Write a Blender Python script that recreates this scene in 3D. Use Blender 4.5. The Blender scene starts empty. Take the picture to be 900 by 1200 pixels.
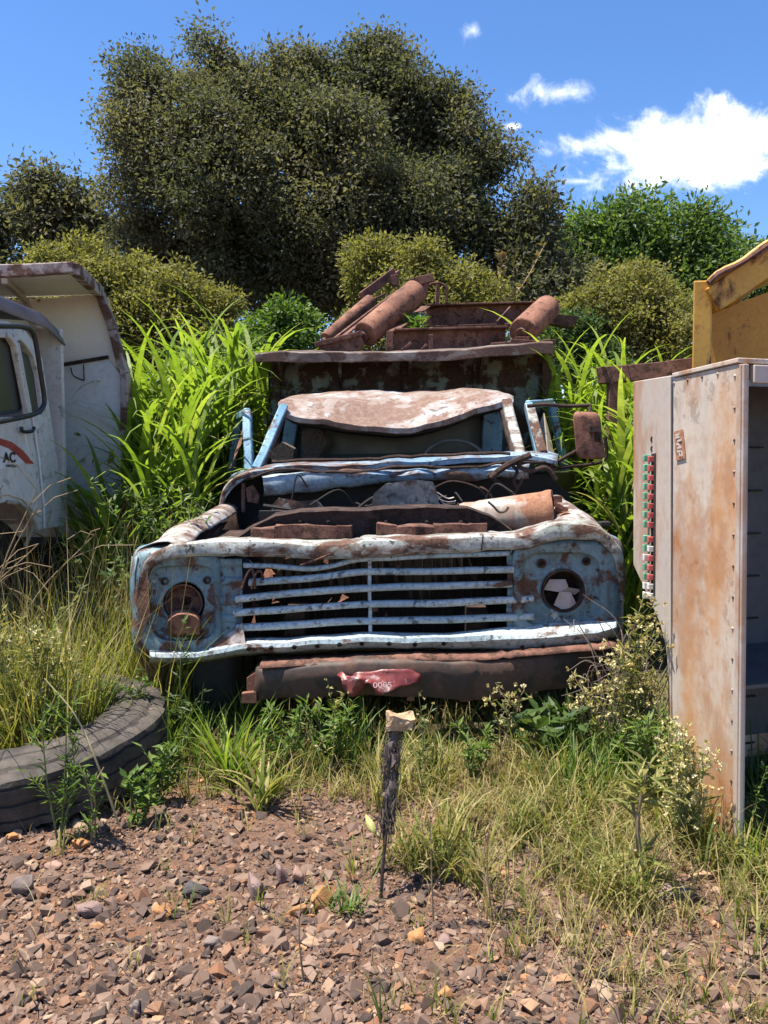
import bpy, bmesh, math, random
import numpy as np
from mathutils import Vector, Matrix, noise

random.seed(7)
rng = np.random.default_rng(7)
scene = bpy.context.scene
COL = scene.collection
V = Vector
CAM_Z = 1.25
PITCH = math.atan(60 / 930)
F = 930.0
FW = V((0, math.cos(PITCH), -math.sin(PITCH)))
UP = V((0, math.sin(PITCH), math.cos(PITCH)))
RT = V((1, 0, 0))
CAM = V((0, 0, CAM_Z))


def ray(px, py):
    return FW + RT * ((px - 450) / F) + UP * ((600 - py) / F)


def at(px, py, Y):
    """survey helper: a measured picture position at a known distance -> point in metres"""
    d = ray(px, py)
    return CAM + d * (Y / d.y)


def on_ground(px, py, z=0.0):
    d = ray(px, py)
    return CAM + d * ((z - CAM_Z) / d.z)


# ------------------------------------------------------------------ mesh building
class MB:
    def __init__(s):
        s.v = []
        s.f = []

    def add(s, vs, fs):
        o = len(s.v)
        s.v += [V(p) for p in vs]
        s.f += [tuple(i + o for i in f) for f in fs]
        return s

    def box(s, c, size, rot=None):
        x, y, z = (k / 2 for k in size)
        vs = [V((a, b, d)) for a in (-x, x) for b in (-y, y) for d in (-z, z)]
        if rot is not None:
            vs = [rot @ p for p in vs]
        c = V(c)
        return s.add([p + c for p in vs], [(0, 1, 3, 2), (4, 6, 7, 5), (0, 4, 5, 1), (2, 3, 7, 6), (0, 2, 6, 4), (1, 5, 7, 3)])

    def beam(s, p0, p1, w, h, up=(0, 0, 1), n=1):
        """rectangular bar from p0 to p1: w across, h along up; n segments"""
        p0, p1 = V(p0), V(p1)
        d = (p1 - p0).normalized()
        a = d.cross(V(up))
        if a.length < 1e-4:
            a = d.cross(V((1, 0, 0)))
        a.normalize()
        u = a.cross(d).normalized()
        rows = []
        for i in range(n + 1):
            c = p0.lerp(p1, i / n)
            rows.append([c + a * (w / 2) + u * (h / 2), c - a * (w / 2) + u * (h / 2), c - a * (w / 2) - u * (h / 2), c + a * (w / 2) - u * (h / 2)])
        s.loft(rows, closed=True, caps=True)
        return s

    def loft(s, rows, closed=False, caps=False):
        n = len(rows[0])
        vs = [p for r in rows for p in r]
        fs = []
        m = n if closed else n - 1
        for i in range(len(rows) - 1):
            for j in range(m):
                k = (j + 1) % n
                fs.append((i * n + j, i * n + k, (i + 1) * n + k, (i + 1) * n + j))
        if caps:
            fs.append(tuple(range(n))[::-1])
            fs.append(tuple((len(rows) - 1) * n + j for j in range(n)))
        return s.add(vs, fs)

    def tube(s, path, r, n=8, caps=True, flat=1.0):
        path = [V(p) for p in path]
        rr = r if isinstance(r, (list, tuple)) else [r] * len(path)
        t0 = (path[1] - path[0]).normalized()
        a = t0.orthogonal().normalized() if abs(t0.z) > .9 else t0.cross(V((0, 0, 1))).normalized()
        rows = []
        for i, p in enumerate(path):
            t = (path[min(i + 1, len(path) - 1)] - path[max(i - 1, 0)])
            t = t.normalized() if t.length > 1e-9 else t0
            a = (a - t * a.dot(t))
            a = a.normalized() if a.length > 1e-6 else t.orthogonal().normalized()
            b = t.cross(a)
            rows.append([p + (a * math.cos(2 * math.pi * k / n) + b * (flat * math.sin(2 * math.pi * k / n))) * rr[i] for k in range(n)])
        return s.loft(rows, closed=True, caps=caps)

    def plate(s, pts, th):
        """closed outline pts pushed along vector th"""
        pts = [V(p) for p in pts]
        th = V(th)
        n = len(pts)
        fs = [tuple(range(n)), tuple(range(2 * n - 1, n - 1, -1))]
        fs += [(i, i + n, (i + 1) % n + n, (i + 1) % n) for i in range(n)]
        return s.add(pts + [p + th for p in pts], fs)

    def lathe(s, c, axis, prof, n=24, caps=False):
        """prof: list of (distance along axis, radius)"""
        c, ax = V(c), V(axis).normalized()
        a = ax.orthogonal().normalized()
        b = ax.cross(a)
        rows = [[c + ax * d + (a * math.cos(2 * math.pi * k / n) + b * math.sin(2 * math.pi * k / n)) * r for k in range(n)] for d, r in prof]
        return s.loft(rows, closed=True, caps=caps)

    def dent(s, amp, scale, axis=None, seed=0.0):
        for p in s.v:
            q = p * scale + V((seed, seed * 1.7, -seed))
            if axis is not None:
                p += V(axis) * (noise.noise(q) * amp)
            else:
                p += noise.noise_vector(q) * amp
        return s


def link(o, parent=None):
    COL.objects.link(o)
    if parent is not None:
        o.parent = parent
    return o


def world_loc(o):
    p = V((0, 0, 0))
    while o is not None:
        p = p + o.location
        o = o.parent
    return p


def thing(name, label, cat, loc, group=None):
    o = bpy.data.objects.new(name, None)
    o.empty_display_size = .1
    o.location = loc
    link(o)
    o['label'] = label
    o['category'] = cat
    if group:
        o['group'] = group
    return o


def tag(o, label=None, cat=None, group=None, kind=None):
    if label:
        o['label'] = label
    if cat:
        o['category'] = cat
    if group:
        o['group'] = group
    if kind:
        o['kind'] = kind
    return o


def mesh_obj(name, me, mat, parent):
    if mat:
        me.materials.append(mat)
    o = bpy.data.objects.new(name, me)
    return link(o, parent)


def part(name, mb, mat, parent=None, smooth=30, bevel=0, solid=0, sub=0, loc=None, label=None):
    """links mb (world metres) as one mesh; origin at the parent's base, or at loc when top-level"""
    off = world_loc(parent) if parent is not None else (V(loc) if loc is not None else V((0, 0, 0)))
    me = bpy.data.meshes.new(name)
    me.from_pydata([tuple(p - off) for p in mb.v], [], mb.f)
    me.update()
    bm = bmesh.new()
    bm.from_mesh(me)
    bmesh.ops.recalc_face_normals(bm, faces=bm.faces)
    bm.to_mesh(me)
    bm.free()
    if smooth:
        me.shade_smooth()
        me.set_sharp_from_angle(angle=math.radians(smooth))
    o = mesh_obj(name, me, mat, parent)
    if parent is None and loc is not None:
        o.location = loc
    if solid:
        m = o.modifiers.new('solid', 'SOLIDIFY')
        m.thickness = solid
        m.offset = 0
    if sub:
        m = o.modifiers.new('sub', 'SUBSURF')
        m.levels = m.render_levels = sub
    if bevel:
        m = o.modifiers.new('bev', 'BEVEL')
        m.width = bevel
        m.segments = 2
        m.limit_method = 'ANGLE'
        m.angle_limit = math.radians(40)
    if label:
        o['label'] = label
    return o


def np_obj(name, verts, faces, mat, parent=None, rnd=None, smooth=False, loc=(0, 0, 0)):
    """faces: (n,k) index array; rnd: per-face random value attribute"""
    off = np.array(world_loc(parent)) if parent is not None else np.array(loc, float)
    verts = np.asarray(verts, np.float64) - off
    me = bpy.data.meshes.new(name)
    nf, k = faces.shape
    me.vertices.add(len(verts))
    me.vertices.foreach_set('co', verts.astype(np.float32).ravel())
    me.loops.add(nf * k)
    me.loops.foreach_set('vertex_index', faces.astype(np.int32).ravel())
    me.polygons.add(nf)
    me.polygons.foreach_set('loop_start', (np.arange(nf) * k).astype(np.int32))
    me.update(calc_edges=True)
    if rnd is not None:
        a = me.attributes.new('rnd', 'FLOAT', 'FACE')
        a.data.foreach_set('value', np.asarray(rnd, np.float32))
    if smooth:
        me.shade_smooth()
    else:
        me.shade_flat()
    o = mesh_obj(name, me, mat, parent)
    if parent is None:
        o.location = loc
    return o


class Geo:
    """accumulates numpy quads"""
    def __init__(s):
        s.V, s.F, s.R, s.n = [], [], [], 0

    def add(s, v, f, r):
        s.V.append(v)
        s.F.append(f + s.n)
        s.R.append(r)
        s.n += len(v)

    def obj(s, name, mat, parent=None, smooth=False, loc=(0, 0, 0)):
        return np_obj(name, np.concatenate(s.V), np.concatenate(s.F), mat, parent, np.concatenate(s.R), smooth, loc)


def blades(base, az, th0, th1, L, W, segs=6, twist=0.0, power=1.4, rnd=None, base_w=.55, azbend=0.0):
    """n ribbons; th = angle from vertical at root / tip; returns verts, faces, rnd"""
    n = len(base)
    t = np.linspace(0, 1, segs + 1)
    th = th0[:, None] + (th1 - th0)[:, None] * t[None, :] ** power
    thm = (th[:, :-1] + th[:, 1:]) / 2
    a = az[:, None] + (azbend * t[None, :-1] if np.isscalar(azbend) else azbend[:, None] * t[None, :-1])
    ds = (L / segs)[:, None]
    dx = np.sin(thm) * np.cos(a) * ds
    dy = np.sin(thm) * np.sin(a) * ds
    dz = np.cos(thm) * ds
    P = np.zeros((n, segs + 1, 3))
    P[:, 1:, 0] = np.cumsum(dx, 1)
    P[:, 1:, 1] = np.cumsum(dy, 1)
    P[:, 1:, 2] = np.cumsum(dz, 1)
    P += base[:, None, :]
    prof = np.minimum(1, (base_w + (1 - base_w) * np.minimum(1, t / .3))) * (1 - np.maximum(0, (t - .35) / .65) ** 1.6)
    prof[-1] = .03
    tw = az + math.pi / 2 + (twist if not np.isscalar(twist) else rng.uniform(-twist, twist, n))
    wx, wy = np.cos(tw), np.sin(tw)
    w = (W[:, None] / 2) * prof[None, :]
    Lf, Rt = P.copy(), P.copy()
    Lf[:, :, 0] += wx[:, None] * w
    Lf[:, :, 1] += wy[:, None] * w
    Rt[:, :, 0] -= wx[:, None] * w
    Rt[:, :, 1] -= wy[:, None] * w
    verts = np.stack([Lf, Rt], 2).reshape(-1, 3)
    o = (np.arange(n) * (segs + 1) * 2)[:, None] + (np.arange(segs) * 2)[None, :]
    faces = np.stack([o, o + 1, o + 3, o + 2], -1).reshape(-1, 4)
    r = rng.random(n) if rnd is None else rnd
    return verts, faces, np.repeat(r, segs)


def leaf_quads(P, D, N, L, W, rnd):
    """diamond leaves: base P, direction D, normal N"""
    S = np.cross(D, N)
    S /= np.linalg.norm(S, axis=1)[:, None] + 1e-9
    mid = P + D * (L * .45)[:, None] + N * (L * .06)[:, None]
    v = np.stack([P, mid + S * (W / 2)[:, None], P + D * L[:, None], mid - S * (W / 2)[:, None]], 1).reshape(-1, 3)
    f = np.arange(len(P) * 4).reshape(-1, 4)
    return v, f, rnd


def unit(a):
    return a / (np.linalg.norm(a, axis=1)[:, None] + 1e-9)


# ------------------------------------------------------------------ materials
def new_mat(name):
    m = bpy.data.materials.new(name)
    m.use_nodes = True
    nt = m.node_tree
    for n in list(nt.nodes):
        nt.nodes.remove(n)
    out = nt.nodes.new('ShaderNodeOutputMaterial')
    return m, nt, out


class NT:
    def __init__(s, nt):
        s.nt = nt

    def n(s, t, **kw):
        x = s.nt.nodes.new(t)
        for k, v in kw.items():
            setattr(x, k, v)
        return x

    def l(s, a, b):
        s.nt.links.new(a, b)

    def noise(s, vec, scale, detail=6, rough=.6, dist=0.0):
        x = s.n('ShaderNodeTexNoise')
        s.l(vec, x.inputs['Vector'])
        x.inputs['Scale'].default_value = scale
        x.inputs['Detail'].default_value = detail
        x.inputs['Roughness'].default_value = rough
        x.inputs['Distortion'].default_value = dist
        return x.outputs['Fac']

    def ramp(s, fac, stops):
        x = s.n('ShaderNodeValToRGB')
        cr = x.color_ramp
        while len(cr.elements) < len(stops):
            cr.elements.new(.5)
        for e, (p, c) in zip(cr.elements, stops):
            e.position = p
            e.color = (*c, 1) if len(c) == 3 else c
        s.l(fac, x.inputs['Fac'])
        return x.outputs['Color']

    def mix(s, fac, a, b, mode='MIX'):
        x = s.n('ShaderNodeMix', data_type='RGBA', blend_type=mode)
        for sock, v in ((x.inputs[0], fac), (x.inputs[6], a), (x.inputs[7], b)):
            if isinstance(v, (int, float)):
                sock.default_value = v
            elif isinstance(v, tuple):
                sock.default_value = (*v, 1) if len(v) == 3 else v
            else:
                s.l(v, sock)
        return x.outputs[2]

    def rng(s, v, a, b, c=0.0, d=1.0, smooth=True):
        x = s.n('ShaderNodeMapRange', interpolation_type='SMOOTHSTEP' if smooth else 'LINEAR')
        s.l(v, x.inputs[0])
        for i, k in enumerate((a, b, c, d)):
            x.inputs[i + 1].default_value = k
        return x.outputs[0]

    def math(s, op, a, b=0.0):
        x = s.n('ShaderNodeMath', operation=op)
        for i, v in enumerate((a, b)):
            if isinstance(v, (int, float)):
                x.inputs[i].default_value = v
            else:
                s.l(v, x.inputs[i])
        return x.outputs[0]

    def coords(s, scale=(1, 1, 1), loc=(0, 0, 0), kind='Object'):
        tc = s.n('ShaderNodeTexCoord')
        mp = s.n('ShaderNodeMapping')
        mp.inputs['Scale'].default_value = scale
        mp.inputs['Location'].default_value = loc
        s.l(tc.outputs[kind], mp.inputs['Vector'])
        return mp.outputs['Vector']

    def bsdf(s, out, color, rough, bump=None, bstr=.3, bdist=.01, metal=0.0, spec=.5):
        b = s.n('ShaderNodeBsdfPrincipled')
        for sock, v in ((b.inputs['Base Color'], color), (b.inputs['Roughness'], rough), (b.inputs['Metallic'], metal)):
            if isinstance(v, tuple):
                sock.default_value = (*v, 1)
            elif isinstance(v, (int, float)):
                sock.default_value = v
            else:
                s.l(v, sock)
        b.inputs['Specular IOR Level'].default_value = spec
        if bump is not None:
            bp = s.n('ShaderNodeBump')
            bp.inputs['Strength'].default_value = bstr
            bp.inputs['Distance'].default_value = bdist
            s.l(bump, bp.inputs['Height'])
            s.l(bp.outputs[0], b.inputs['Normal'])
        s.l(b.outputs[0], out.inputs[0])
        return b


RUST_A, RUST_B, RUST_C = (.042, .024, .019), (.125, .066, .045), (.20, .105, .068)


def paint(name, base, alt, thr=.5, scale=5, wid=.03, streak=(1, 1, 1), rough=.5, rust=(RUST_A, RUST_B, RUST_C), dirt=.4, dirtcol=(.09, .07, .05), bare=None, bare_thr=.62, seed=0, stain=0.0, staincol=(.36, .15, .05), bstr=.4, spec=.4, chips=0.0):
    m, nt, out = new_mat(name)
    k = NT(nt)
    vec = k.coords(streak, (seed, seed * .7, seed * .3))
    raw = k.coords((1, 1, 1), (seed * .2, 0, 0))
    na = k.noise(vec, scale, 10, .64, .3)
    nb = k.noise(raw, scale * 7, 8, .65)
    nc = k.noise(vec, scale * .45, 5, .6, .5)
    nd = k.noise(raw, 90, 4, .6)
    pa = k.mix(k.rng(nc, .35, .65), base, alt)
    pa = k.mix(k.math('MULTIPLY', k.rng(nb, .42, .72), dirt), pa, dirtcol)
    if chips:
        nch = k.noise(k.coords((1, 1, 1), (seed, 4, 7)), scale * 3.6, 8, .68)
        nlo = k.noise(raw, scale * .8, 3, .5)
        pa = k.mix(k.rng(k.math('ADD', nch, k.math('MULTIPLY', nlo, .35)), .765, .80, 0, chips), pa, (.035, .028, .024))
        nstr = k.noise(k.coords((1, 1, .12), (seed * 2, 1, 3)), scale * 5, 6, .6)
        pa = k.mix(k.rng(nstr, .5, .72, 0, chips * .55), pa, dirtcol)
    if bare:
        ne = k.noise(k.coords((1, 1, 1), (3.1 + seed, 5, 2)), scale * 1.4, 9, .6)
        pa = k.mix(k.rng(ne, bare_thr - .03, bare_thr + .03), pa, bare)
    if stain:
        ns = k.noise(k.coords((streak[0] * 1.3, streak[1] * 1.3, streak[2] * .35), (9 + seed, 2, 1)), scale * .6, 6, .55, .4)
        sz = k.n('ShaderNodeSeparateXYZ')
        k.l(raw, sz.inputs[0])
        ns = k.math('ADD', ns, k.rng(sz.outputs[2], 0, .55, .10, 0))
        ns = k.math('ADD', ns, k.math('MULTIPLY', k.math('SUBTRACT', nb, .5), .16))
        pa = k.mix(k.math('MULTIPLY', k.rng(ns, .47, .70), stain), pa, staincol)
        pa = k.mix(k.math('MULTIPLY', k.rng(ns, .60, .80), stain * .35), pa, rust[1])
    ru = k.ramp(nb, [(.25, rust[0]), (.5, rust[1]), (.75, rust[2])])
    ru = k.mix(k.rng(nd, .4, .7, 0, .5), ru, rust[0])
    mask = k.rng(na, thr - wid, thr + wid)
    edge = k.math('MULTIPLY', k.rng(na, thr - wid * 2.4, thr - wid * .6), k.math('SUBTRACT', 1.0, mask))
    pa = k.mix(k.math('MULTIPLY', edge, .55), pa, rust[1])
    col = k.mix(mask, pa, ru)
    rg = k.math('ADD', k.math('MULTIPLY', mask, .9 - rough), k.math('ADD', rough - .08, k.math('MULTIPLY', nb, .2)))
    hgt = k.math('ADD', k.math('MULTIPLY', mask, -.35), k.math('ADD', k.math('MULTIPLY', k.math('MULTIPLY', nd, mask), .5), k.math('MULTIPLY', nb, .25)))
    k.bsdf(out, col, rg, hgt, bstr, .006, 0, spec)
    return m


def rustmat(name, a=RUST_A, b=RUST_B, c=RUST_C, scale=6, seed=0, rough=.85, bstr=.5):
    m, nt, out = new_mat(name)
    k = NT(nt)
    vec = k.coords((1, 1, 1), (seed, seed, 0))
    n1 = k.noise(vec, scale, 9, .62, .4)
    n2 = k.noise(vec, scale * 9, 6, .65)
    n3 = k.noise(vec, 160, 3, .6)
    col = k.ramp(n1, [(.3, a), (.5, b), (.72, c)])
    n4 = k.noise(k.coords((1, 1, 1), (seed + 4, 2, 8)), scale * 2.6, 8, .66, .3)
    col = k.mix(k.rng(n2, .45, .7, 0, .7), col, a)
    col = k.mix(k.rng(n4, .50, .62, 0, .75), col, tuple(v * .45 for v in a))
    col = k.mix(k.rng(n3, .5, .75, 0, .5), col, c)
    k.bsdf(out, col, rough, k.math('ADD', n2, k.math('MULTIPLY', n3, .4)), bstr, .005, 0, .25)
    return m


def plain(name, col, rough=.6, var=.3, scale=12, spec=.4, metal=0.0, bstr=.2):
    m, nt, out = new_mat(name)
    k = NT(nt)
    vec = k.coords()
    n1 = k.noise(vec, scale, 7, .6)
    c2 = tuple(max(0, x * (1 - var)) for x in col)
    c3 = tuple(min(1, x * (1 + var)) for x in col)
    c = k.ramp(n1, [(.3, c2), (.7, c3)])
    k.bsdf(out, c, k.rng(n1, .2, .8, rough - .1, min(1, rough + .12)), n1, bstr, .004, metal, spec)
    return m


def leafmat(name, stops, trans=.35, tcol=1.6, rough=.45, spec=.35, clump=0.0):
    """colour by the per-leaf random value; thin translucent leaf"""
    m, nt, out = new_mat(name)
    k = NT(nt)
    at_ = k.n('ShaderNodeAttribute', attribute_name='rnd')
    fac = at_.outputs['Fac']
    if clump:
        nz = k.noise(k.coords(), clump, 3, .5)
        fac = k.math('ADD', k.math('MULTIPLY', fac, .55), k.rng(nz, .3, .7, 0, .45))
    col = k.ramp(fac, stops)
    nv = k.noise(k.coords(), 24, 4, .6)
    col = k.mix(1.0, col, k.ramp(nv, [(.3, (.66, .66, .60)), (.55, (1, 1, 1)), (.75, (1.18, 1.12, .95))]), 'MULTIPLY')
    b = k.bsdf(out, col, rough, None, spec=spec)
    tr = k.n('ShaderNodeBsdfTranslucent')
    k.l(k.mix(1.0, col, (tcol, tcol * 1.05, tcol * .5), 'MULTIPLY'), tr.inputs[0])
    mx = k.n('ShaderNodeMixShader')
    mx.inputs[0].default_value = trans
    k.l(b.outputs[0], mx.inputs[1])
    k.l(tr.outputs[0], mx.inputs[2])
    k.l(mx.outputs[0], out.inputs[0])
    return m


M = {}
M['blue'] = paint('peeling_blue_paint', (.105, .195, .24), (.185, .28, .315), .56, 7, .02, dirt=.45, bare=(.48, .52, .50), bare_thr=.66, seed=1, chips=.85)
M['blue_clean'] = paint('blue_pillar_paint', (.12, .26, .38), (.22, .38, .50), .62, 8, .02, dirt=.4, chips=.8, seed=3, rough=.4)
M['lip'] = paint('chalky_white_edge', (.46, .48, .45), (.30, .34, .30), .52, 9, .03, dirt=.6, chips=.9, seed=5, streak=(.5, 1, 1))
M['bar'] = paint('grille_bar_paint', (.34, .44, .48), (.52, .56, .56), .62, 9, .02, streak=(.4, 1, 1), dirt=.6, chips=.8, seed=6, rough=.4)
M['fender'] = paint('fender_paint', (.50, .47, .43), (.36, .33, .31), .51, 5, .03, dirt=.5, chips=.7, seed=8, bare=(.25, .40, .46), bare_thr=.6)
M['roof'] = paint('rusted_roof_paint', (.36, .36, .36), (.30, .265, .24), .485, 4.5, .05, chips=.8, rust=((.10, .06, .046), (.20, .125, .095), (.28, .19, .15)), dirt=.35, dirtcol=(.22, .16, .13), seed=11, bare=(.52, .57, .61), bare_thr=.60)
M['cowl'] = paint('cowl_paint', (.33, .41, .46), (.15, .26, .38), .55, 6, .03, streak=(.5, 1, 1), dirt=.6, chips=.9, seed=13)
M['rust'] = rustmat('brown_rust', (.05, .026, .02), (.15, .07, .05), (.24, .125, .085), 6, 1)
M['rust_warm'] = rustmat('warm_rust', (.11, .05, .035), (.24, .11, .07), (.31, .155, .10), 5, 2)
M['rust_dark'] = rustmat('dark_rust', (.02, .013, .011), (.05, .029, .023), (.10, .06, .045), 7, 3)
M['bumper'] = paint('bumper_rust', (.03, .023, .02), (.048, .032, .026), .57, 6, .06, dirt=.3, seed=15, rough=.6)
M['grime'] = plain('black_grime', (.018, .015, .013), .8, .5, 9)
M['tyre'] = plain('weathered_rubber', (.05, .045, .042), .85, .35, 14, .3)
M['glass_dark'] = plain('dusty_dark_glass', (.05, .052, .045), .35, .3, 5, .5)
M['green_bed'] = paint('pale_green_bed_paint', (.17, .20, .15), (.12, .15, .12), .47, 7, .02, rust=((.025, .016, .012), (.06, .034, .022), (.12, .06, .032)), dirt=.5, seed=17)
M['shield'] = paint('cab_shield_paint', (.20, .17, .145), (.26, .23, .20), .47, 6, .04, rust=((.04, .024, .02), (.09, .05, .04), (.15, .085, .06)), seed=18, streak=(.5, 1, 1))
M['canister'] = paint('rusty_canister_paint', (.42, .39, .34), (.30, .26, .22), .50, 5, .05, chips=.9, rust=((.16, .07, .04), (.30, .14, .08), (.38, .20, .12)), dirt=.5, dirtcol=(.05, .04, .035), seed=21)
M['reflector'] = plain('tarnished_reflector', (.40, .32, .30), .4, .25, 20, .5, .3)
M['steel'] = plain('dull_steel', (.20, .18, .16), .5, .4, 15, .5, .5)
M['wire'] = plain('wire_dark', (.05, .04, .035), .6, .3, 15)
M['white'] = paint('dirty_white_truck_paint', (.68, .66, .62), (.58, .565, .53), .72, 4, .02, dirt=.35, dirtcol=(.30, .25, .20), chips=.45, seed=23, streak=(1, 1, .5), rough=.45)
M['binwall'] = paint('bin_wall_paint', (.70, .64, .54), (.64, .59, .51), .70, 5, .015, dirt=.12, dirtcol=(.35, .28, .2), rust=((.12, .05, .03), (.26, .12, .05), (.36, .18, .06)), seed=25, rough=.5)
M['bintrim'] = paint('bin_rim_paint', (.40, .34, .32), (.34, .27, .25), .50, 9, .03, seed=26)
M['yellow'] = paint('faded_yellow_paint', (.64, .34, .055), (.52, .28, .05), .63, 6, .03, dirt=.25, dirtcol=(.22, .10, .03), rust=((.06, .025, .015), (.17, .07, .03), (.26, .12, .05)), seed=27, streak=(1, 1, .7))
M['cab_paint'] = paint('cabinet_paint', (.56, .48, .40), (.49, .42, .36), .64, 3.2, .05, streak=(1, 1, .6), rough=.45, rust=((.26, .10, .04), (.36, .16, .065), (.44, .22, .09)), dirt=.35, dirtcol=(.30, .20, .14), chips=.35, seed=31, stain=.95, staincol=(.50, .235, .085), bstr=.15)
M['desk_paint'] = paint('panel_paint', (.49, .42, .36), (.43, .37, .32), .63, 3.5, .05, streak=(1, 1, .5), rough=.45, rust=((.20, .08, .035), (.34, .15, .065), (.42, .21, .09)), dirt=.2, dirtcol=(.2, .16, .14), seed=34, stain=.45, staincol=(.46, .23, .11), bstr=.15)
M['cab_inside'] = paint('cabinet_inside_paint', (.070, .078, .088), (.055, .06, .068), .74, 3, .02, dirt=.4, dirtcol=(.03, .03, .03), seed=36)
M['brick'] = plain('broken_brick', (.36, .255, .15), .9, .35, 40, .2, 0, .6)
M['roots'] = plain('dry_root_soil', (.10, .08, .068), .95, .6, 60, .1, 0, .6)
M['wood'] = plain('weathered_wood', (.20, .115, .075), .9, .45, 30, .2)
M['plate'] = paint('crumpled_red_plate', (.13, .022, .022), (.21, .05, .046), .66, 14, .04, rust=((.5, .32, .3), (.55, .4, .38), (.6, .5, .45)), dirt=.2, seed=41, rough=.35)
M['plate_text'] = plain('faded_plate_letters', (.46, .32, .32), .6, .2, 30)
M['black'] = plain('black_paint', (.02, .02, .022), .4, .3, 20)
M['decal_red'] = plain('decal_red', (.36, .06, .05), .5, .2, 10)
M['decal_white'] = plain('decal_white', (.66, .66, .66), .5, .1, 10)
M['decal_black'] = plain('decal_black', (.02, .02, .025), .5, .2, 10)
M['knob_red'] = plain('switch_red', (.50, .10, .09), .5, .3, 30)
M['knob_green'] = plain('switch_green', (.12, .38, .24), .5, .3, 30)
M['knob_white'] = plain('switch_white', (.65, .60, .55), .5, .2, 30)


# ================================================================== the wrecked truck
TL = V((0.0, 4.2, 0.0))
truck = thing('derelict_truck', 'wrecked pale blue truck without bonnet, rusted and sunk in weeds', 'truck', TL)


def lerp_rows(a, b, n, ease=None):
    rows = []
    for i in range(n + 1):
        t = i / n
        rows.append([p.lerp(q, t) for p, q in zip(a, b)])
    return rows


def A(pts, Y):
    return [at(x, y, Y) for x, y in pts]


def super_ring(cx, cy, a, b, n, Y, N=48):
    r = []
    for i in range(N):
        t = 2 * math.pi * i / N
        c, s_ = math.cos(t), math.sin(t)
        r.append(at(cx + a * math.copysign(abs(c) ** (2 / n), c), cy + b * math.copysign(abs(s_) ** (2 / n), s_), Y))
    return r


def smooth_path(pts, k=5):
    """Catmull-Rom through points"""
    pts = [V(p) for p in pts]
    P = [pts[0] * 2 - pts[1]] + pts + [pts[-1] * 2 - pts[-2]]
    out = []
    for i in range(1, len(P) - 2):
        for j in range(k):
            t = j / k
            a, b, c, d = P[i - 1], P[i], P[i + 1], P[i + 2]
            out.append(.5 * ((2 * b) + (c - a) * t + (2 * a - 5 * b + 4 * c - d) * t * t + (3 * b - a - 3 * c + d) * t ** 3))
    out.append(pts[-1])
    return out


# --- headlight panels
mb = MB()
mb.loft([super_ring(209, 704, 55, 68, 7, 3.56), super_ring(208, 706, 54, 64, 6.5, 3.46), super_ring(208, 707, 51, 61, 6, 3.405), super_ring(209, 707, 46, 55, 5, 3.39),
         super_ring(214, 706, 39, 44, 5, 3.40), super_ring(215, 706, 37, 42, 5, 3.425), super_ring(216, 706, 34, 38, 4, 3.43),
         super_ring(216, 706, 25, 25, 2, 3.425), super_ring(216, 706, 23.5, 23.5, 2, 3.45)], closed=True)
mb.dent(.010, 6)
pl = part('headlight_panel', mb, M['blue'], truck, 45)
mb = MB()
c = at(216, 706, 3.45)
mb.lathe(c, (0, 1, 0), [(-.012, .083), (-.012, .076), (.02, .074), (.045, .055), (.04, .022), (.10, .018), (.10, .004)], 32)
part('headlight_bucket', mb, M['rust'], pl, 40, label='empty rusted headlight bucket')
mb = MB()
rows = []
for i in range(9):
    t = math.pi * i / 8
    x = 216 - 19 * math.cos(t)
    y = 731 - 17 * math.sin(t) ** .7
    rows.append([at(x, y, 3.435), at(x, y + 1, 3.385), at(x, y + 6, 3.362), at(216 - 18 * math.cos(t), 742, 3.375), at(216 - 17 * math.cos(t), 746, 3.43)])
mb.loft(rows)
mb.dent(.008, 14)
part('hinge_cover', mb, M['rust_warm'], pl, 40, solid=.004)
for x, y in ((193, 681), (243, 680)):
    part('panel_hole', MB().lathe(at(x, y, 3.418), (0, 1, 0), [(-.004, .018), (-.006, .010), (.012, .008), (.012, .001)], 12).dent(.003, 40), M['rust_dark'], pl, 30)

mb = MB()
mb.loft([super_ring(664, 690, 67, 64, 7, 3.56), super_ring(664, 690, 65.5, 60, 6.5, 3.46), super_ring(663, 690, 62, 57, 6, 3.405), super_ring(662, 690, 56, 52, 5.5, 3.39),
         super_ring(657, 690, 47, 44, 4.5, 3.395), super_ring(657, 690, 44, 41.5, 4.5, 3.425), super_ring(658, 691, 36, 35, 3, 3.43),
         super_ring(660, 692, 28, 28, 2, 3.41), super_ring(660, 692, 25.5, 25.5, 2, 3.42)], closed=True)
mb.dent(.010, 6, seed=5)
pr = part('headlight_panel', mb, M['blue'], truck, 45)
mb = MB()
c = at(660, 692, 3.42)
mb.lathe(c, (0, 1, 0), [(-.010, .094), (-.012, .086), (.04, .082), (.085, .066), (.10, .03), (.10, .002)], 32)
part('headlight_bucket', mb, M['rust_dark'], pr, 40)
mb = MB()
mb.plate([at(637, 691, 3.46), at(644, 679, 3.46), at(663, 679, 3.455), at(666, 688, 3.45), at(657, 694, 3.445)], (0, .004, .001))
mb.plate([at(662, 688, 3.452), at(681, 691, 3.46), at(674, 697, 3.46), at(660, 695, 3.45)], (0, .004, .001))
mb.plate([at(656, 693, 3.44), at(669, 694, 3.44), at(676, 709, 3.435), at(668, 713, 3.43), at(658, 714, 3.43), at(649, 709, 3.435)], (0, .004, .001))
part('broken_reflector', mb, M['reflector'], pr, 0, label='torn pieces of pale headlight reflector')
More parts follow.
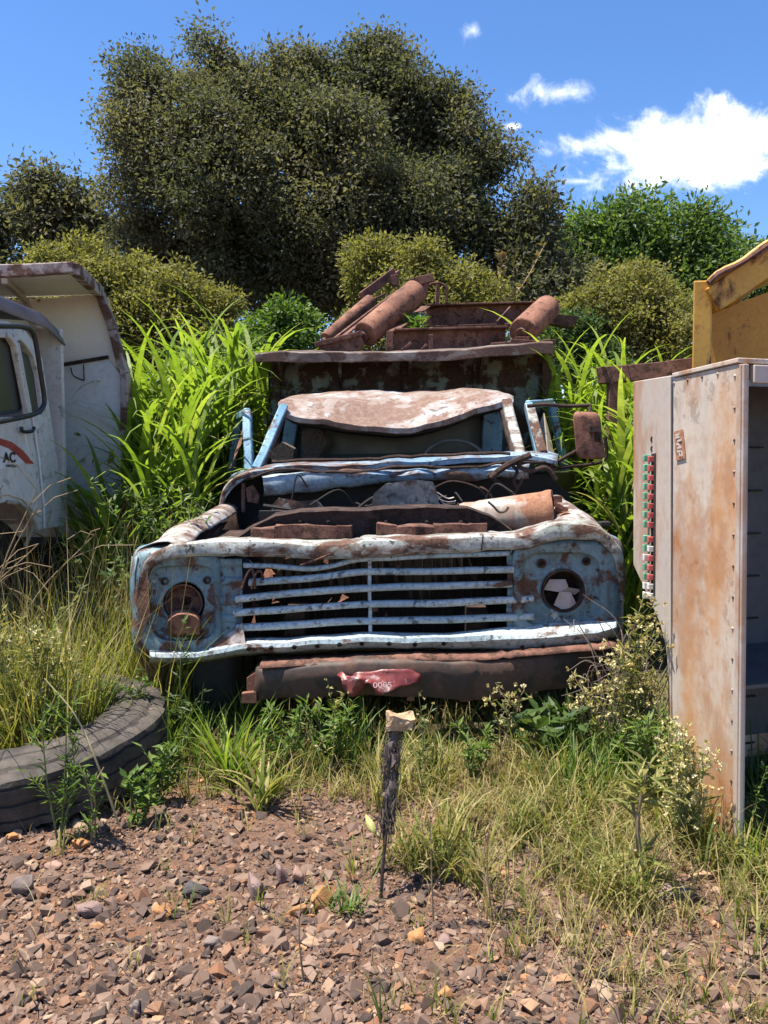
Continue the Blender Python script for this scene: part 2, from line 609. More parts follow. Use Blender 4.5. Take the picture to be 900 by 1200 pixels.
for x, y, r in ((634, 660, .022), (687, 657, .020), (697, 700, .006), (700, 668, .005)):
    part('panel_hole', MB().lathe(at(x, y, 3.415), (0, 1, 0), [(-.004, r), (-.006, r * .6), (.012, r * .5), (.012, .001)], 12).dent(.004, 30, seed=2), M['rust_dark'], pr, 30)

# --- corrugated side plates beside the grille
for x0, x1, y0, y1, lbl in ((246, 284, 655, 762, 0), (594, 612, 648, 752, 1)):
    mb = MB()
    rows = []
    N = 60
    for i in range(N + 1):
        y = y0 + (y1 - y0) * i / N
        d = .010 * max(0, math.sin((y - y0) / (y1 - y0) * 5 * 2 * math.pi)) ** .5
        rows.append([at(x0, y, 3.43 - d), at(x0 + (x1 - x0) * .35, y, 3.422 - d), at(x1 - (8 if lbl == 0 and y > 715 else 0), y, 3.422 - d), at(x1, y, 3.46)])
    mb.loft(rows)
    mb.dent(.006, 9)
    part('grille_side_plate', mb, M['blue'], truck, 40)
mb = MB().plate([at(262, 750, 3.40), at(276, 736, 3.39), at(284, 730, 3.385), at(288, 752, 3.36), at(268, 760, 3.36), at(246, 757, 3.385)], (0, .006, .002)).dent(.012, 14)
part('torn_flap', mb, M['bintrim'], truck, 0)
mb = MB().plate([at(162, 678, 3.36), at(171, 676, 3.36), at(174, 684, 3.355), at(175, 722, 3.36), at(165, 742, 3.37), at(160, 706, 3.365)], (0, .01, 0)).dent(.010, 12)
part('rusted_corner', mb, M['rust'], truck, 0)

# --- grille: bars and centre post
grille = part('grille', MB().beam(at(433, 652, 3.412), at(434, 744, 3.412), .016, .012, (0, 1, 0), 6).dent(.004, 9), M['bar'], truck, 30, bevel=.003)
BARS = [[(285, 663), (330, 665), (367, 667), (395, 663), (424, 656), (480, 653), (597, 649)],
        [(292, 683), (350, 679), (424, 671), (500, 670), (602, 668)],
        [(276, 703), (340, 696), (424, 690), (500, 688), (600, 685)],
        [(274, 719), (350, 714), (424, 709), (500, 708), (625, 703)],
        [(277, 737), (350, 733), (424, 729), (500, 728), (625, 723)]]
for bi, b in enumerate(BARS):
    mb = MB()
    path = smooth_path([at(x, y, 3.40 - .004 * (bi == 0)) for x, y in b], 5)
    rows = []
    h = .0155 if bi else .012
    for p in path:
        rows.append([p + V((0, dy * h, dz * h)) for dy, dz in ((2.2, .9), (.2, 1.05), (-.55, .75), (-.8, .15), (-.6, -.55), (-.1, -.85), (2.2, -.7))])
    mb.loft(rows, closed=True, caps=True)
    mb.dent(.0045, 5, seed=bi)
    part('grille_bar', mb, M['bar'], grille, 50)

# --- lower apron
apron = []
bot = [(176, 768, 6), (230, 768, 7), (279, 757, 8), (350, 754, 8), (424, 749, 8), (500, 750, 8), (560, 748, 9), (600, 745, 11), (650, 741, 12), (700, 738, 11), (722, 733, 7)]
mb = MB()
rows = []
for x, y, h in bot:
    k = 1.25 if x > 560 else (1.0 if x > 270 else .9)
    rows.append([at(x, y - h, 3.46), at(x, y - h * .9, 3.40), at(x, y - h * .25, 3.355 + .01 * (x > 560)), at(x, y + h * .35, 3.35), at(x, y + h * k, 3.375), at(x, y + h * (k + .5), 3.43)])
R2 = []
for i in range(len(rows) - 1):
    for j in range(6):
        R2.append([p.lerp(q, j / 6) for p, q in zip(rows[i], rows[i + 1])])
R2.append(rows[-1])
mb.loft(R2)
mb.dent(.008, 7, seed=3)
part('lower_apron', mb, M['bar'], truck, 45, solid=.004)
mb = MB().plate([at(560, 752, 3.40), at(652, 750, 3.40), at(700, 742, 3.41), at(700, 760, 3.42), at(600, 766, 3.42), at(565, 768, 3.41)], (0, .006, 0)).dent(.008, 8)
for x_, y_ in ((292, 762), (318, 761), (345, 760), (372, 759), (398, 757), (424, 756), (456, 756), (486, 757), (520, 756), (612, 760), (636, 759)):
    part('apron_hole', MB().lathe(at(x_, y_ - 2, 3.345), (0, 1, .25), [(-.004, .011), (-.005, .007), (.006, .006), (.006, .0005)], 10), M['rust_dark'], truck, 30)
part('apron_skirt', mb, M['blue'], truck, 0)

# --- front lip of the body (eyebrow over lamps and grille)
lip = [(166, 714, 3.42, .008), (166, 690, 3.39, .011), (173, 664, 3.375, .018), (196, 648, 3.37, .026), (240, 643, 3.375, .032), (300, 643, 3.38, .036), (360, 645, 3.38, .035), (420, 644, 3.375, .036),
       (426, 643, 3.37, .030), (432, 642, 3.37, .040), (500, 639, 3.38, .038), (560, 637, 3.38, .036), (610, 634, 3.38, .036), (650, 625, 3.375, .036), (690, 622, 3.375, .034), (712, 632, 3.38, .028), (725, 655, 3.39, .018), (727, 690, 3.41, .012), (726, 726, 3.44, .009)]
cen = smooth_path([at(x, y, Y) for x, y, Y, r in lip], 5)
rad = []
for i in range(len(lip) - 1):
    rad += [lip[i][3] + (lip[i + 1][3] - lip[i][3]) * j / 5 for j in range(5)]
rad.append(lip[-1][3])
rows = []
for i, p in enumerate(cen):
    t = (cen[min(i + 1, len(cen) - 1)] - cen[max(i - 1, 0)]).normalized()
    nrm = V((-t.z, 0, t.x))          # outward in the front plane
    if nrm.z < 0 and abs(t.x) > .3:
        nrm = -nrm
    if abs(t.x) <= .3:
        nrm = V((-1, 0, 0)) if p.x < 0 else V((1, 0, 0))
    r = rad[i]
    rows.append([p + nrm * (a * r) + V((0, b * r, 0)) for a, b in ((1.0, 4.0), (1.04, 1.4), (1.0, .25), (.72, -.32), (.2, -.48), (-.62, -.40), (-.95, -.05), (-1.0, 1.6))])
mb = MB().loft(rows)
mb.dent(.010, 7, seed=9)
mb.dent(.006, 22, seed=4)
fl_ = part('front_lip', mb, M['lip'], truck, 32, solid=.003)
for x_, y_ in ((292, 642), (427, 641), (565, 636)):
    part('lip_seam', MB().tube([at(x_ + 1, y_ - 9, 3.372), at(x_, y_, 3.360), at(x_ - 1, y_ + 9, 3.366)], .0035, 5), M['rust_dark'], fl_, 40)

# --- fenders
def fender(front, back, Yf, Yb, mat, seed, belly=0):
    a, b = A(front, Yf), A(back, Yb)
    rows = lerp_rows(a, b, 14)
    for i, r in enumerate(rows):
        k = math.sin(math.pi * i / 14) * belly
        for j in range(1, len(r) - 1):
            r[j] = r[j] + V((0, 0, k))
    rr = []
    for r in rows:
        rr.append(smooth_path(r, 4))
    mb = MB().loft(rr)
    mb.dent(.022, 4, seed=seed)
    return mb
mb = fender([(214, 640), (196, 634), (172, 640), (158, 652), (155, 690), (159, 768)], [(282, 597), (277, 590), (268, 588), (261, 593), (257, 612), (262, 700)], 3.44, 4.55, 0, 4, .01)
fl = part('fender', mb, M['fender'], truck, 50, solid=.004)
mb = MB().loft([A([(162, 650), (158, 672), (158, 700), (163, 716)], 3.40), A([(156, 652), (154, 674), (154, 704), (157, 722)], 3.47), A([(155, 650), (153, 675), (153, 705), (156, 760)], 3.52)]).dent(.008, 8)
part('fender_edge', mb, M['blue'], fl, 40, solid=.003)
mb = MB()
mb.loft([A([(205, 640), (210, 655), (218, 690)], 3.50), A([(232, 618), (240, 640), (242, 680)], 3.95), A([(280, 594), (286, 620), (290, 680)], 4.5)])
mb.dent(.02, 5)
part('inner_liner', mb, M['rust_dark'], fl, 40, solid=.004)
mb = MB().plate([at(214, 652, 3.60), at(250, 640, 3.58), at(292, 646, 3.60), at(304, 616, 4.1), at(284, 624, 4.15), at(268, 618, 4.2)], (0, 0, -.012)).dent(.05, 7)
part('splash_shelf', mb, M['rust_dark'], fl, 0)
mb = fender([(612, 640), (640, 626), (672, 612), (704, 619), (726, 644), (731, 690), (727, 745)], [(604, 606), (620, 592), (640, 584), (655, 583), (664, 594), (670, 620), (668, 700)], 3.44, 4.45, 0, 8, .012)
fr = part('fender', mb, M['fender'], truck, 50, solid=.004)
part('marker_lamp', MB().box(at(708, 614, 3.62), (.05, .05, .025)).dent(.006, 20), M['grime'], fr, 30, bevel=.005)

# --- radiator support and tank
sup = A([(268, 634), (296, 616), (324, 601), (352, 597), (430, 595), (500, 592), (548, 594), (572, 602), (596, 618), (612, 632)], 3.66)
mb = MB()
rows = []
for x, y in [(268, 634), (296, 616), (324, 601), (352, 597), (430, 595), (500, 592), (548, 594), (572, 602), (596, 618), (612, 632)]:
    yb = 650
    rows.append([at(x, y - 1, 3.76), at(x, y + 1.5, 3.66), at(x, y + 3, 3.645), at(x, y + 6, 3.65), at(x, y * .5 + yb * .5, 3.655), at(x, yb, 3.66)])
R2 = []
for i in range(len(rows) - 1):
    for j in range(4):
        R2.append([p.lerp(q, j / 4) for p, q in zip(rows[i], rows[i + 1])])
R2.append(rows[-1])
mb.loft(R2)
mb.dent(.010, 8)
rs = part('radiator_support', mb, M['rust_dark'], truck, 40, solid=.005)
for x in (352, 385, 452, 500, 540):
    part('bolt', MB().lathe(at(x, 612, 3.65), (0, -1, 0), [(0, .010), (.008, .010), (.010, .004)], 8), M['rust_dark'], rs, 30)
tk = [MB(), MB()]
x = 296
k = 0
while x < 566:
    w = (26, 34, 40, 16, 30, 22, 44, 12, 30)[k % 9]
    if not 398 < x < 415:
        y0 = 617 - (k % 3) * 1.5 - (x - 296) * .008
        a0, a1 = at(x, 625 - (x - 296) * .012 - (k % 3), 3.53), at(min(x + w + .5, 570), 625 - (x - 296) * .012 - (k % 2), 3.53)
        tk[x > 400].beam(a0, a1, .09, .058 + .006 * (k % 2), (0, 0, 1), 3)
    x += w
    k += 1
for mb in tk:
    part('radiator_tank', mb.dent(.014, 11, seed=2), M['rust'], truck, 30, bevel=.003)
# radiator core with leaf litter, seen through the grille
core = part('radiator_core', MB().box((.0, 3.82, .70), (1.2, .05, .62)), M['grime'], truck, 0)
mb = MB()
for i in range(26):
    mb.box(at(300 + i * 11.5, 700, 3.78), (.006, .02, .5))
mb.dent(.012, 8)
part('core_fins', mb, M['rust_dark'], core, 0)
for i in range(20):
    p = at(random.uniform(285, 470), random.uniform(655, 745), random.uniform(3.5, 3.72))
    mb = MB().plate([p, p + V((random.uniform(.02, .06), 0, random.uniform(-.02, .03))), p + V((random.uniform(.0, .05), .02, random.uniform(.02, .05)))], (0, .004, 0))
    part('rust_flake', mb, M['rust_warm'], core, 0)
for pts in ([(352, 662), (380, 652), (400, 643)], [(283, 690), (290, 672), (296, 668), (299, 690)], [(295, 690), (300, 672), (306, 670), (308, 680)]):
    mb = MB().tube(smooth_path([at(x, y, 3.37) for x, y in pts], 4), .006, 6)
    part('bent_bracket', mb, M['rust'], truck, 40)

# --- engine bay
mb = MB()
mb.loft([A([(432, 600), (440, 576), (452, 567), (490, 563), (508, 565), (514, 580), (516, 600)], 4.0), A([(436, 596), (444, 575), (455, 568), (490, 565), (506, 567), (511, 580), (512, 596)], 4.35)])
mb.add(A([(432, 600), (440, 576), (452, 567), (490, 563), (508, 565), (514, 580), (516, 600)], 4.0), [(0, 1, 2, 3, 4, 5, 6)])
mb.dent(.02, 9)
part('engine_cover', mb, paint('oily_cover', (.34, .33, .31), (.10, .09, .08), .58, 9, .03, chips=.8, dirt=.4, dirtcol=(.02, .02, .02), seed=51), truck, 30)
part('engine_block', MB().box((.02, 4.15, .62), (.55, .6, .62)).dent(.03, 5), M['grime'], truck, 0, bevel=.02)
for i in range(15):
    p = at(random.uniform(300, 620), random.uniform(585, 620), random.uniform(3.85, 4.4))
    q = p + V((random.uniform(-.3, .3), random.uniform(-.2, .2), random.uniform(-.12, .08)))
    m_ = (p + q) / 2 + V((random.uniform(-.1, .1), 0, random.uniform(-.02, .12)))
    mb = MB().tube(smooth_path([p, m_, q], 5), random.choice((.005, .007, .010)), 6)
    part('engine_hose', mb, M['grime'], truck, 40)
for pts, r in (([(508, 572), (530, 564), (560, 572), (575, 590)], .006), ([(562, 571), (570, 575), (577, 585), (579, 588)], .008), ([(574, 560), (590, 548), (606, 540), (622, 533)], .018), ([(572, 556), (584, 566), (600, 578), (606, 582)], .013), ([(600, 545), (606, 552), (602, 564), (607, 575)], .010), ([(606, 545), (620, 552), (640, 548), (652, 562)], .012), ([(600, 582), (610, 566), (612, 560)], .008)):
    mb = MB().tube(smooth_path([at(x, y, 4.3) for x, y in pts], 5), r, 7)
    part('loose_linkage', mb, M['rust_dark'], truck, 40)
for pts in ([(512, 580), (520, 590), (528, 592)], [(512, 584), (524, 588), (534, 587)], [(510, 586), (520, 596), (526, 597)], [(512, 577), (524, 584), (532, 583)]):
    mb = MB().tube(smooth_path([at(x, y, 4.1) for x, y in pts], 4), .004, 5)
    part('frayed_wire', mb, M['reflector'], truck, 40)
part('firewall', MB().plate(A([(262, 600), (275, 562), (640, 556), (668, 580), (664, 790), (262, 800)], 4.62), (0, .03, 0)), M['grime'], truck, 0)
mb = MB().plate(A([(318, 594), (326, 584), (350, 588), (372, 586), (384, 600), (350, 606), (320, 606)], 4.4), (0, .01, 0)).dent(.012, 12)
part('rusted_plate', mb, M['fender'], truck, 0)

# --- cowl
up = [(260, 596, 4.45), (264, 578, 4.45), (275, 562, 4.46), (300, 553, 4.48), (340, 548, 4.5), (400, 546, 4.5), (450, 543, 4.5), (520, 540, 4.5), (580, 537, 4.5), (630, 535, 4.5), (655, 540, 4.5)]
rows = []
for x, y, Y in up:
    rows.append([at(x, y - 7, Y + .22), at(x, y - 3, Y + .06), at(x, y, Y), at(x, y + 4, Y + .0), at(x, y + 6, Y + .04)])
RR = []
for i in range(5):
    RR.append(smooth_path([r[i] for r in rows], 4))
mb = MB().loft(RR)
mb.dent(.016, 7, seed=6)
cw = part('cowl', mb, M['cowl'], truck, 50, solid=.004)
rows = []
for x, y0, y1 in [(309, 556, 581), (316, 556, 580), (350, 554, 576), (400, 552, 571), (450, 550, 566), (500, 548, 563), (560, 546, 561), (620, 543, 559)]:
    rows.append([at(x, y0, 4.50), at(x, y0 + 2, 4.475), at(x, y0 * .6 + y1 * .4, 4.46), at(x, y0 * .2 + y1 * .8, 4.47), at(x, y1, 4.49), at(x, y1 + 1, 4.52)])
RR = []
for i in range(6):
    RR.append(smooth_path([r[i] for r in rows], 5))
mb = MB().loft(RR)
mb.dent(.022, 8, seed=7)
part('cowl_panel', mb, M['cowl'], cw, 50, solid=.004)
mb = MB()
mb.tube(smooth_path([at(x, y, 4.47) for x, y in ((290, 560), (330, 551), (380, 552), (430, 552), (470, 546), (540, 549), (590, 543), (640, 541))], 5), .008, 6)
mb.tube(smooth_path([at(x, y, 4.5) for x, y in ((318, 541), (350, 540), (420, 538), (480, 535), (560, 532), (598, 532))], 5), .011, 6)
mb.dent(.012, 9)
part('windscreen_seal', mb, M['rust_dark'], cw, 40)
mb = MB().plate(A([(288, 572), (296, 568), (304, 580), (302, 590), (290, 588)], 4.5), (0, .04, 0))
mb.tube([at(285, 566, 4.5), at(285, 600, 4.5)], .012, 6)
part('hinge_bracket', mb, M['rust'], cw, 0)
mb = MB().tube(smooth_path([at(x, y, 4.46) for x, y in ((258, 606), (259, 592), (263, 577), (274, 563), (292, 555))], 5), .014, 7).dent(.006, 10)
part('cowl_edge', mb, M['fender'], cw, 40)

# --- cab: pillars, roof, rear wall
def pillar(pts, w, d, mat, name='pillar', seed=0):
    mb = MB()
    for p, q in zip(pts[:-1], pts[1:]):
        mb.beam(p, q, w, d, (0, 1, 0), 4)
    mb.dent(.006, 9, seed=seed)
    return part(name, mb, mat, truck, 30, bevel=.008)
cab_floor = .55
pillar([at(300, 552, 4.62), at(333, 477, 4.98)], .052, .07, M['blue_clean'])
pillar([at(308, 548, 4.66), at(338, 480, 5.02)], .02, .03, M['rust'], 'pillar_trim')
pillar([at(612, 541, 4.62), at(593, 470, 4.98)], .062, .05, M['lip'])
pillar([at(604, 541, 4.66), at(586, 474, 5.02)], .03, .05, M['rust_dark'], 'pillar_trim')
pillar([at(334, 542, 5.56), at(345, 480, 5.56)], .09, .06, M['blue_clean'])
pillar([at(575, 535, 5.56), at(578, 475, 5.56)], .14, .06, M['blue_clean'])
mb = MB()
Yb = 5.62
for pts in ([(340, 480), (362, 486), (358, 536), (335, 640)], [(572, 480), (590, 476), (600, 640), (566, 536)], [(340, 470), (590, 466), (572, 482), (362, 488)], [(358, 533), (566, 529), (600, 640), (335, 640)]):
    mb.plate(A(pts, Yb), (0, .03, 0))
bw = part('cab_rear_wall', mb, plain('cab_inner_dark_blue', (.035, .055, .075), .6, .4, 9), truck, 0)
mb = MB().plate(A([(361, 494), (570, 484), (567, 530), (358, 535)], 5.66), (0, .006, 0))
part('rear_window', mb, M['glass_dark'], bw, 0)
mb = MB().plate(A([(352, 505), (372, 498), (384, 520), (372, 538), (352, 536)], 5.3), (.03, .03, 0)).dent(.02, 9)
mb.plate(A([(316, 530), (330, 518), (345, 526), (342, 540), (318, 542)], 5.2), (.02, .05, 0))
part('torn_seat', mb, M['roots'], truck, 0)
# roof with its dented front edge
fe = [(328, 476), (335, 483), (350, 488), (372, 491), (400, 496), (430, 499), (462, 502), (490, 500), (515, 494), (540, 485), (560, 477), (580, 472), (594, 469), (602, 471)]
me_ = [(329, 470), (337, 469), (352, 468), (372, 468), (400, 471), (430, 475), (462, 480), (490, 478), (515, 473), (540, 467), (560, 464), (580, 462), (594, 463), (602, 467)]
be = [(330, 472), (338, 466), (354, 462), (374, 460), (400, 459), (430, 458), (462, 458), (490, 457), (515, 457), (540, 457), (560, 457), (576, 458), (586, 460), (592, 466)]
F0 = [at(x, y, 4.90 + .05 * abs(x - 465) / 135) for x, y in fe]
F1 = [at(x, y, 5.12) for x, y in me_]
F2 = [at(450 + (x - 450) * 4.95 / 5.45, y, 5.45) for x, y in be]
F2 = [at(x, y, 5.45) for x, y in be]
F3 = [V((p.x, 5.68, p.z - .03)) for p in F2]
rows = [[p + V((0, .03, -.035)) for p in F0], [p + V((0, .004, -.028)) for p in F0], F0]
for a, b, n in ((F0, F1, 5), (F1, F2, 5), (F2, F3, 3)):
    rows += lerp_rows(a, b, n)[1:]
RR = [smooth_path(r, 4) for r in rows]
mb = MB().loft(RR)
mb.dent(.018, 4.5, seed=12)
mb.dent(.007, 13, seed=2)
rf = part('roof', mb, M['roof'], truck, 40, solid=.005)
rows = [[p + V((0, .035, -.04)) for p in F0], [p + V((0, .30, -.05)) for p in F0]]
part('roof_lining', MB().loft(rows), M['grime'], rf, 30, solid=.004)
mb = MB()
for pts in ([(354, 473), (392, 473), (414, 473), (417, 468), (418, 464)], [(438, 468), (448, 483), (462, 492), (474, 486), (494, 474), (500, 488), (506, 491)]):
    pass
# steering wheel
mb = MB()
c = at(533, 545, 5.0)
ax = V((0, -.78, .62)).normalized()
a_ = V((1, 0, 0))
b_ = ax.cross(a_)
mb.tube([c + (a_ * math.cos(t) + b_ * math.sin(t)) * .205 for t in [2 * math.pi * i / 40 for i in range(41)]], .011, 8, caps=False)
sw = part('steering_wheel', mb, plain('worn_wheel_rim', (.16, .15, .14), .5, .3, 15), truck, 60)
mb = MB().tube([c, c - ax * .35], .02, 8)
for t in (.5, 2.6, 4.7):
    mb.tube([c, c + (a_ * math.cos(t) + b_ * math.sin(t)) * .2], .008, 6)
part('steering_column', mb, M['grime'], sw, 40)
mb = MB().beam(at(320, 552, 4.85), at(600, 546, 4.85), .25, .10, (0, 0, 1))
part('dashboard', mb, M['grime'], truck, 0, bevel=.02)

# --- doors, both ajar
def door(h0, h1, top0, top1, low, mats, seed):
    """h0,h1: belt line at the hinge and at the latch; top0/top1: frame corners"""
    d = MB()
    d.plate([h0, h1, V((h1.x, h1.y, low)), V((h0.x, h0.y, low))], (.05 if h0.x > 0 else -.05, 0, 0)).dent(.006, 6, seed=seed)
    o = part('door', d, mats[0], truck, 0, bevel=.01)
    f = MB()
    f.beam(h0, top0, .05, .06, (0, 1, 0), 3).beam(h1, top1, .045, .06, (0, 1, 0), 3).beam(top0, top1, .04, .05, (0, 0, 1), 3)
    f.dent(.005, 8, seed=seed)
    part('window_frame', f, mats[1], o, 30, bevel=.008)
    return o
dl = door(at(292, 556, 4.66), at(270, 553, 5.5), at(290, 483, 4.86), at(279, 489, 5.45), .52, (M['blue'], M['blue_clean']), 3)
mb = MB().plate([at(286, 500, 4.9), at(272, 545, 4.8), at(270, 548, 4.75), at(283, 520, 4.82)], (-.006, 0, 0))
part('vent_window', mb, M['rust'], dl, 0)
dr = door(at(637, 552, 4.66), at(664, 552, 5.4), at(619, 474, 4.88), at(645, 472, 5.3), .52, (M['grime'], M['blue_clean']), 5)
mb = MB().beam(at(641, 549, 4.60), at(621, 476, 4.82), .055, .03, (0, 1, 0), 3).dent(.006, 8)
part('door_post', mb, M['lip'], dr, 30, bevel=.006)
mb = MB().plate([at(631, 500, 5.0), at(637, 484, 5.02), at(652, 545, 4.9), at(643, 548, 4.85)], (.006, 0, 0))
part('vent_window', mb, plain('dusty_vent_glass', (.30, .24, .18), .6, .25, 8), dr, 0)
# mirror on its bracket
mb = MB()
mb.tube(smooth_path([at(x, y, 4.62) for x, y in ((618, 476), (640, 474), (665, 476), (692, 475))], 4), .011, 8)
mb.tube(smooth_path([at(x, y, 4.55) for x, y in ((642, 549), (655, 540), (680, 526), (704, 512))], 4), .011, 8)
mb.tube(smooth_path([at(x, y, 4.55) for x, y in ((640, 551), (665, 547), (692, 544), (706, 540), (711, 532), (709, 512))], 5), .011, 8)
mb.tube([at(692, 475, 4.62), at(690, 486, 4.58)], .009, 6)
br = part('mirror_bracket', mb, M['rust_dark'], truck, 50)
mb = MB()
rows = []
for Y, s_ in ((4.50, .80), (4.47, .97), (4.44, 1.0), (4.425, .94), (4.42, .8)):
    rows.append(super_ring(692, 510.5, 16.5 * s_, 28 * s_, 6, Y, 28))
for r in rows:
    for p in r:
        p.x += (p.z - 1.28) * -.10
mb.loft(rows, closed=True, caps=True)
mb.dent(.010, 8)
part('mirror_housing', mb, M['rust_warm'], br, 50)
part('mirror_clamp', MB().box(at(696, 503, 4.41), (.05, .03, .03)).box(at(700, 512, 4.42), (.03, .04, .05)).dent(.006, 20), M['rust_dark'], br, 30)

# --- bumper
prof = [(0.0, .16), (0, .012), (-.035, 0), (-.045, -.02), (-.045, -.12), (-.035, -.145), (0, -.155)]
bp = [(299, 783, 3.33, 1.0), (340, 780, 3.31, 1.0), (420, 775, 3.30, 1.05), (500, 774, 3.30, 1.1), (545, 776, 3.30, 1.12), (600, 772, 3.31, 1.1), (660, 764, 3.34, 1.08), (705, 757, 3.40, 1.05), (728, 753, 3.50, 1.0), (738, 751, 3.62, .95)]
rows = []
for x, y, Y, s_ in bp:
    p = at(x, y, Y)
    rows.append([p + V((0, .11, .004)), p + V((0, .03, .004)), p + V((0, 0, 0)), p + V((0, -.012, -.014)), p + V((0, -.008, -.06 * s_)), p + V((0, -.004, -.12 * s_)), p + V((0, .006, -.142 * s_)), p + V((0, .05, -.15 * s_))])
RR = [smooth_path([r[i] for r in rows], 5) for i in range(8)]
mb = MB().loft(RR)
mb.dent(.012, 8, seed=14)
bumper = part('bumper', mb, M['bumper'], truck, 50, solid=.006)
mb = MB()
rows = []
for i in range(60):
    x = 305 + i * 7.1
    y = 781 - (x - 305) * .052 if x < 500 else 772 - max(0, x - 560) * .09
    p = at(x, y, 3.32)
    j = .008 * noise.noise(V((x * .15, 0, 0)))
    rows.append([p + V((0, .10, .012 + j)), p + V((0, 0, .012 + j)), p + V((0, -.024, -.002 + j))])
mb.loft(rows)
part('bumper_flange', mb, M['rust'], bumper, 40, solid=.004)
mb = MB().plate(A([(289, 795), (300, 788), (302, 822), (289, 820)], 3.34), (0, .08, 0)).plate(A([(283, 813), (300, 811), (301, 824), (282, 824)], 3.31), (0, .03, 0))
part('bumper_end_piece', mb, M['rust_warm'], bumper, 0)
part('bumper_bracket', MB().box(at(481, 812, 3.36), (.03, .03, .06)).box(at(545, 818, 3.36), (.045, .03, .022)), M['rust_warm'], bumper, 0)
# crumpled plate
top = [(394, 791), (402, 789), (412, 793), (416, 787), (440, 786), (462, 784), (482, 785), (492, 789)]
mid = [(400, 798), (408, 797), (420, 795), (432, 795), (446, 797), (462, 797), (480, 796), (493, 796)]
low = [(406, 812), (412, 817), (424, 811), (430, 800), (445, 815), (462, 808), (478, 803), (492, 801)]
dep = [(3.27, 3.225, 3.255), (3.255, 3.235, 3.215), (3.27, 3.215, 3.25), (3.275, 3.25, 3.215), (3.273, 3.262, 3.225), (3.272, 3.262, 3.24), (3.272, 3.264, 3.25), (3.272, 3.266, 3.258)]
rows = []
for t, m_, l_, d in zip(top, mid, low, dep):
    rows.append(smooth_path([at(*t, d[0]), at(*m_, d[1]), at(*l_, d[2])], 4))
RR = [smooth_path([r[i] for r in rows], 4) for i in range(len(rows[0]))]
mb = MB().loft(RR)
mb.dent(.011, 24)
plate = part('number_plate', mb, M['plate'], bumper, 18, solid=.002, label='crumpled red number plate')


def lettering(name, text, size, loc, rot, mat, parent, ext=.001, align='LEFT', sx=1.0, off=0.0):
    cu = bpy.data.curves.new(name, 'FONT')
    cu.body = text
    cu.size = size
    cu.extrude = ext
    cu.offset = off
    cu.align_x = align
    tmp = bpy.data.objects.new(name + '_tmp', cu)
    COL.objects.link(tmp)
    bpy.context.view_layer.update()
    me = bpy.data.meshes.new_from_object(tmp.evaluated_get(bpy.context.evaluated_depsgraph_get()))
    bpy.data.objects.remove(tmp)
    bpy.data.curves.remove(cu)
    mat4 = Matrix.Translation(V(loc) - world_loc(parent)) @ rot.to_matrix().to_4x4() @ Matrix.Diagonal((sx, 1, 1, 1))
    me.transform(mat4)
    me.materials.clear()
    return mesh_obj(name, me, mat, parent)


from mathutils import Euler
lettering('plate_lettering', 'TERBZI', .016, at(428, 796.0, 3.212), Euler((math.radians(80), 0, math.radians(4))), M['plate_text'], plate, .002)
lettering('plate_lettering', '0005', .032, at(437, 806, 3.206), Euler((math.radians(70), 0, math.radians(5))), M['plate_text'], plate, .002, sx=1.25)

# --- chassis, axle, wheels
part('chassis_rail', MB().beam((-.40, 3.5, .48), (-.42, 9.0, .62), .09, .2), M['rust_dark'], truck, 0)
part('chassis_rail', MB().beam((.42, 3.5, .48), (.52, 9.0, .62), .09, .2), M['rust_dark'], truck, 0)
part('axle', MB().beam((-.85, 4.05, .30), (.85, 4.05, .30), .09, .10).box((0, 4.05, .33), (.3, .14, .16)), M['grime'], truck, 0, bevel=.01)
for sx in (-1, 1):
    c = V((sx * .80, 4.05, .30))
    mb = MB().lathe(c - V((.11, 0, 0)), (1, 0, 0), [(0, .25), (0, .40), (.02, .445), (.05, .46), (.17, .46), (.20, .445), (.22, .40), (.22, .25)], 40)
    w = part('wheel', mb, M['tyre'], truck, 40)
    part('rim', MB().lathe(c - V((.09, 0, 0)), (1, 0, 0), [(0, .002), (0, .10), (.03, .12), (.03, .2), (.0, .25), (.18, .25), (.15, .2), (.15, .1), (.18, .002)], 28), M['rust_dark'], w, 40)
mb = MB().plate(A([(162, 757), (176, 757), (188, 775), (187, 812), (163, 814), (161, 790)], 3.50), (.02, .10, 0)).dent(.016, 12)
part('hanging_bracket', mb, M['wood'], truck, 0, bevel=.006)

# --- tipper bed behind the cab
bed = part('tipper_bed', MB().plate(A([(322, 415), (400, 415), (520, 412), (642, 405), (642, 640), (322, 640)], 5.86), (0, .03, 0)), M['green_bed'], truck, 0)
mb = MB()
for x in (323, 392, 477, 560, 640):
    mb.beam(at(x, 424, 5.83), at(x + (2 if x < 450 else 0), 640, 5.83), .07, .055, (0, 1, 0))
part('bed_rib', mb, M['green_bed'], bed, 0, bevel=.006)
wl, wr = at(318, 424, 5.9), at(646, 418, 5.9)
mb = MB().box((wl.x, 7.2, 1.42), (.05, 2.6, 1.16)).box((wr.x, 7.2, 1.42), (.05, 2.6, 1.16)).box(((wl.x + wr.x) / 2, 7.2, .95), (wr.x - wl.x, 2.6, .06))
part('bed_side', mb, M['green_bed'], bed, 0)
rows = []
for x, y0, y1 in [(299, 414, 424), (330, 413, 425), (380, 413, 425), (440, 413, 424), (500, 411, 423), (560, 408, 420), (610, 404, 417), (648, 401, 414)]:
    rows.append([at(x, y1, 5.42), at(x, y0, 5.42), at(x, y0 - 2.5, 5.98), at(x, y1 - 4, 5.98)])
RR = [smooth_path([r[i] for r in rows], 4) for i in range(4)]
mb = MB().loft([[RR[i][j] for i in range(4)] for j in range(len(RR[0]))], closed=True, caps=True)
mb.dent(.014, 5)
part('cab_shield', mb, M['shield'], bed, 30, bevel=.006)
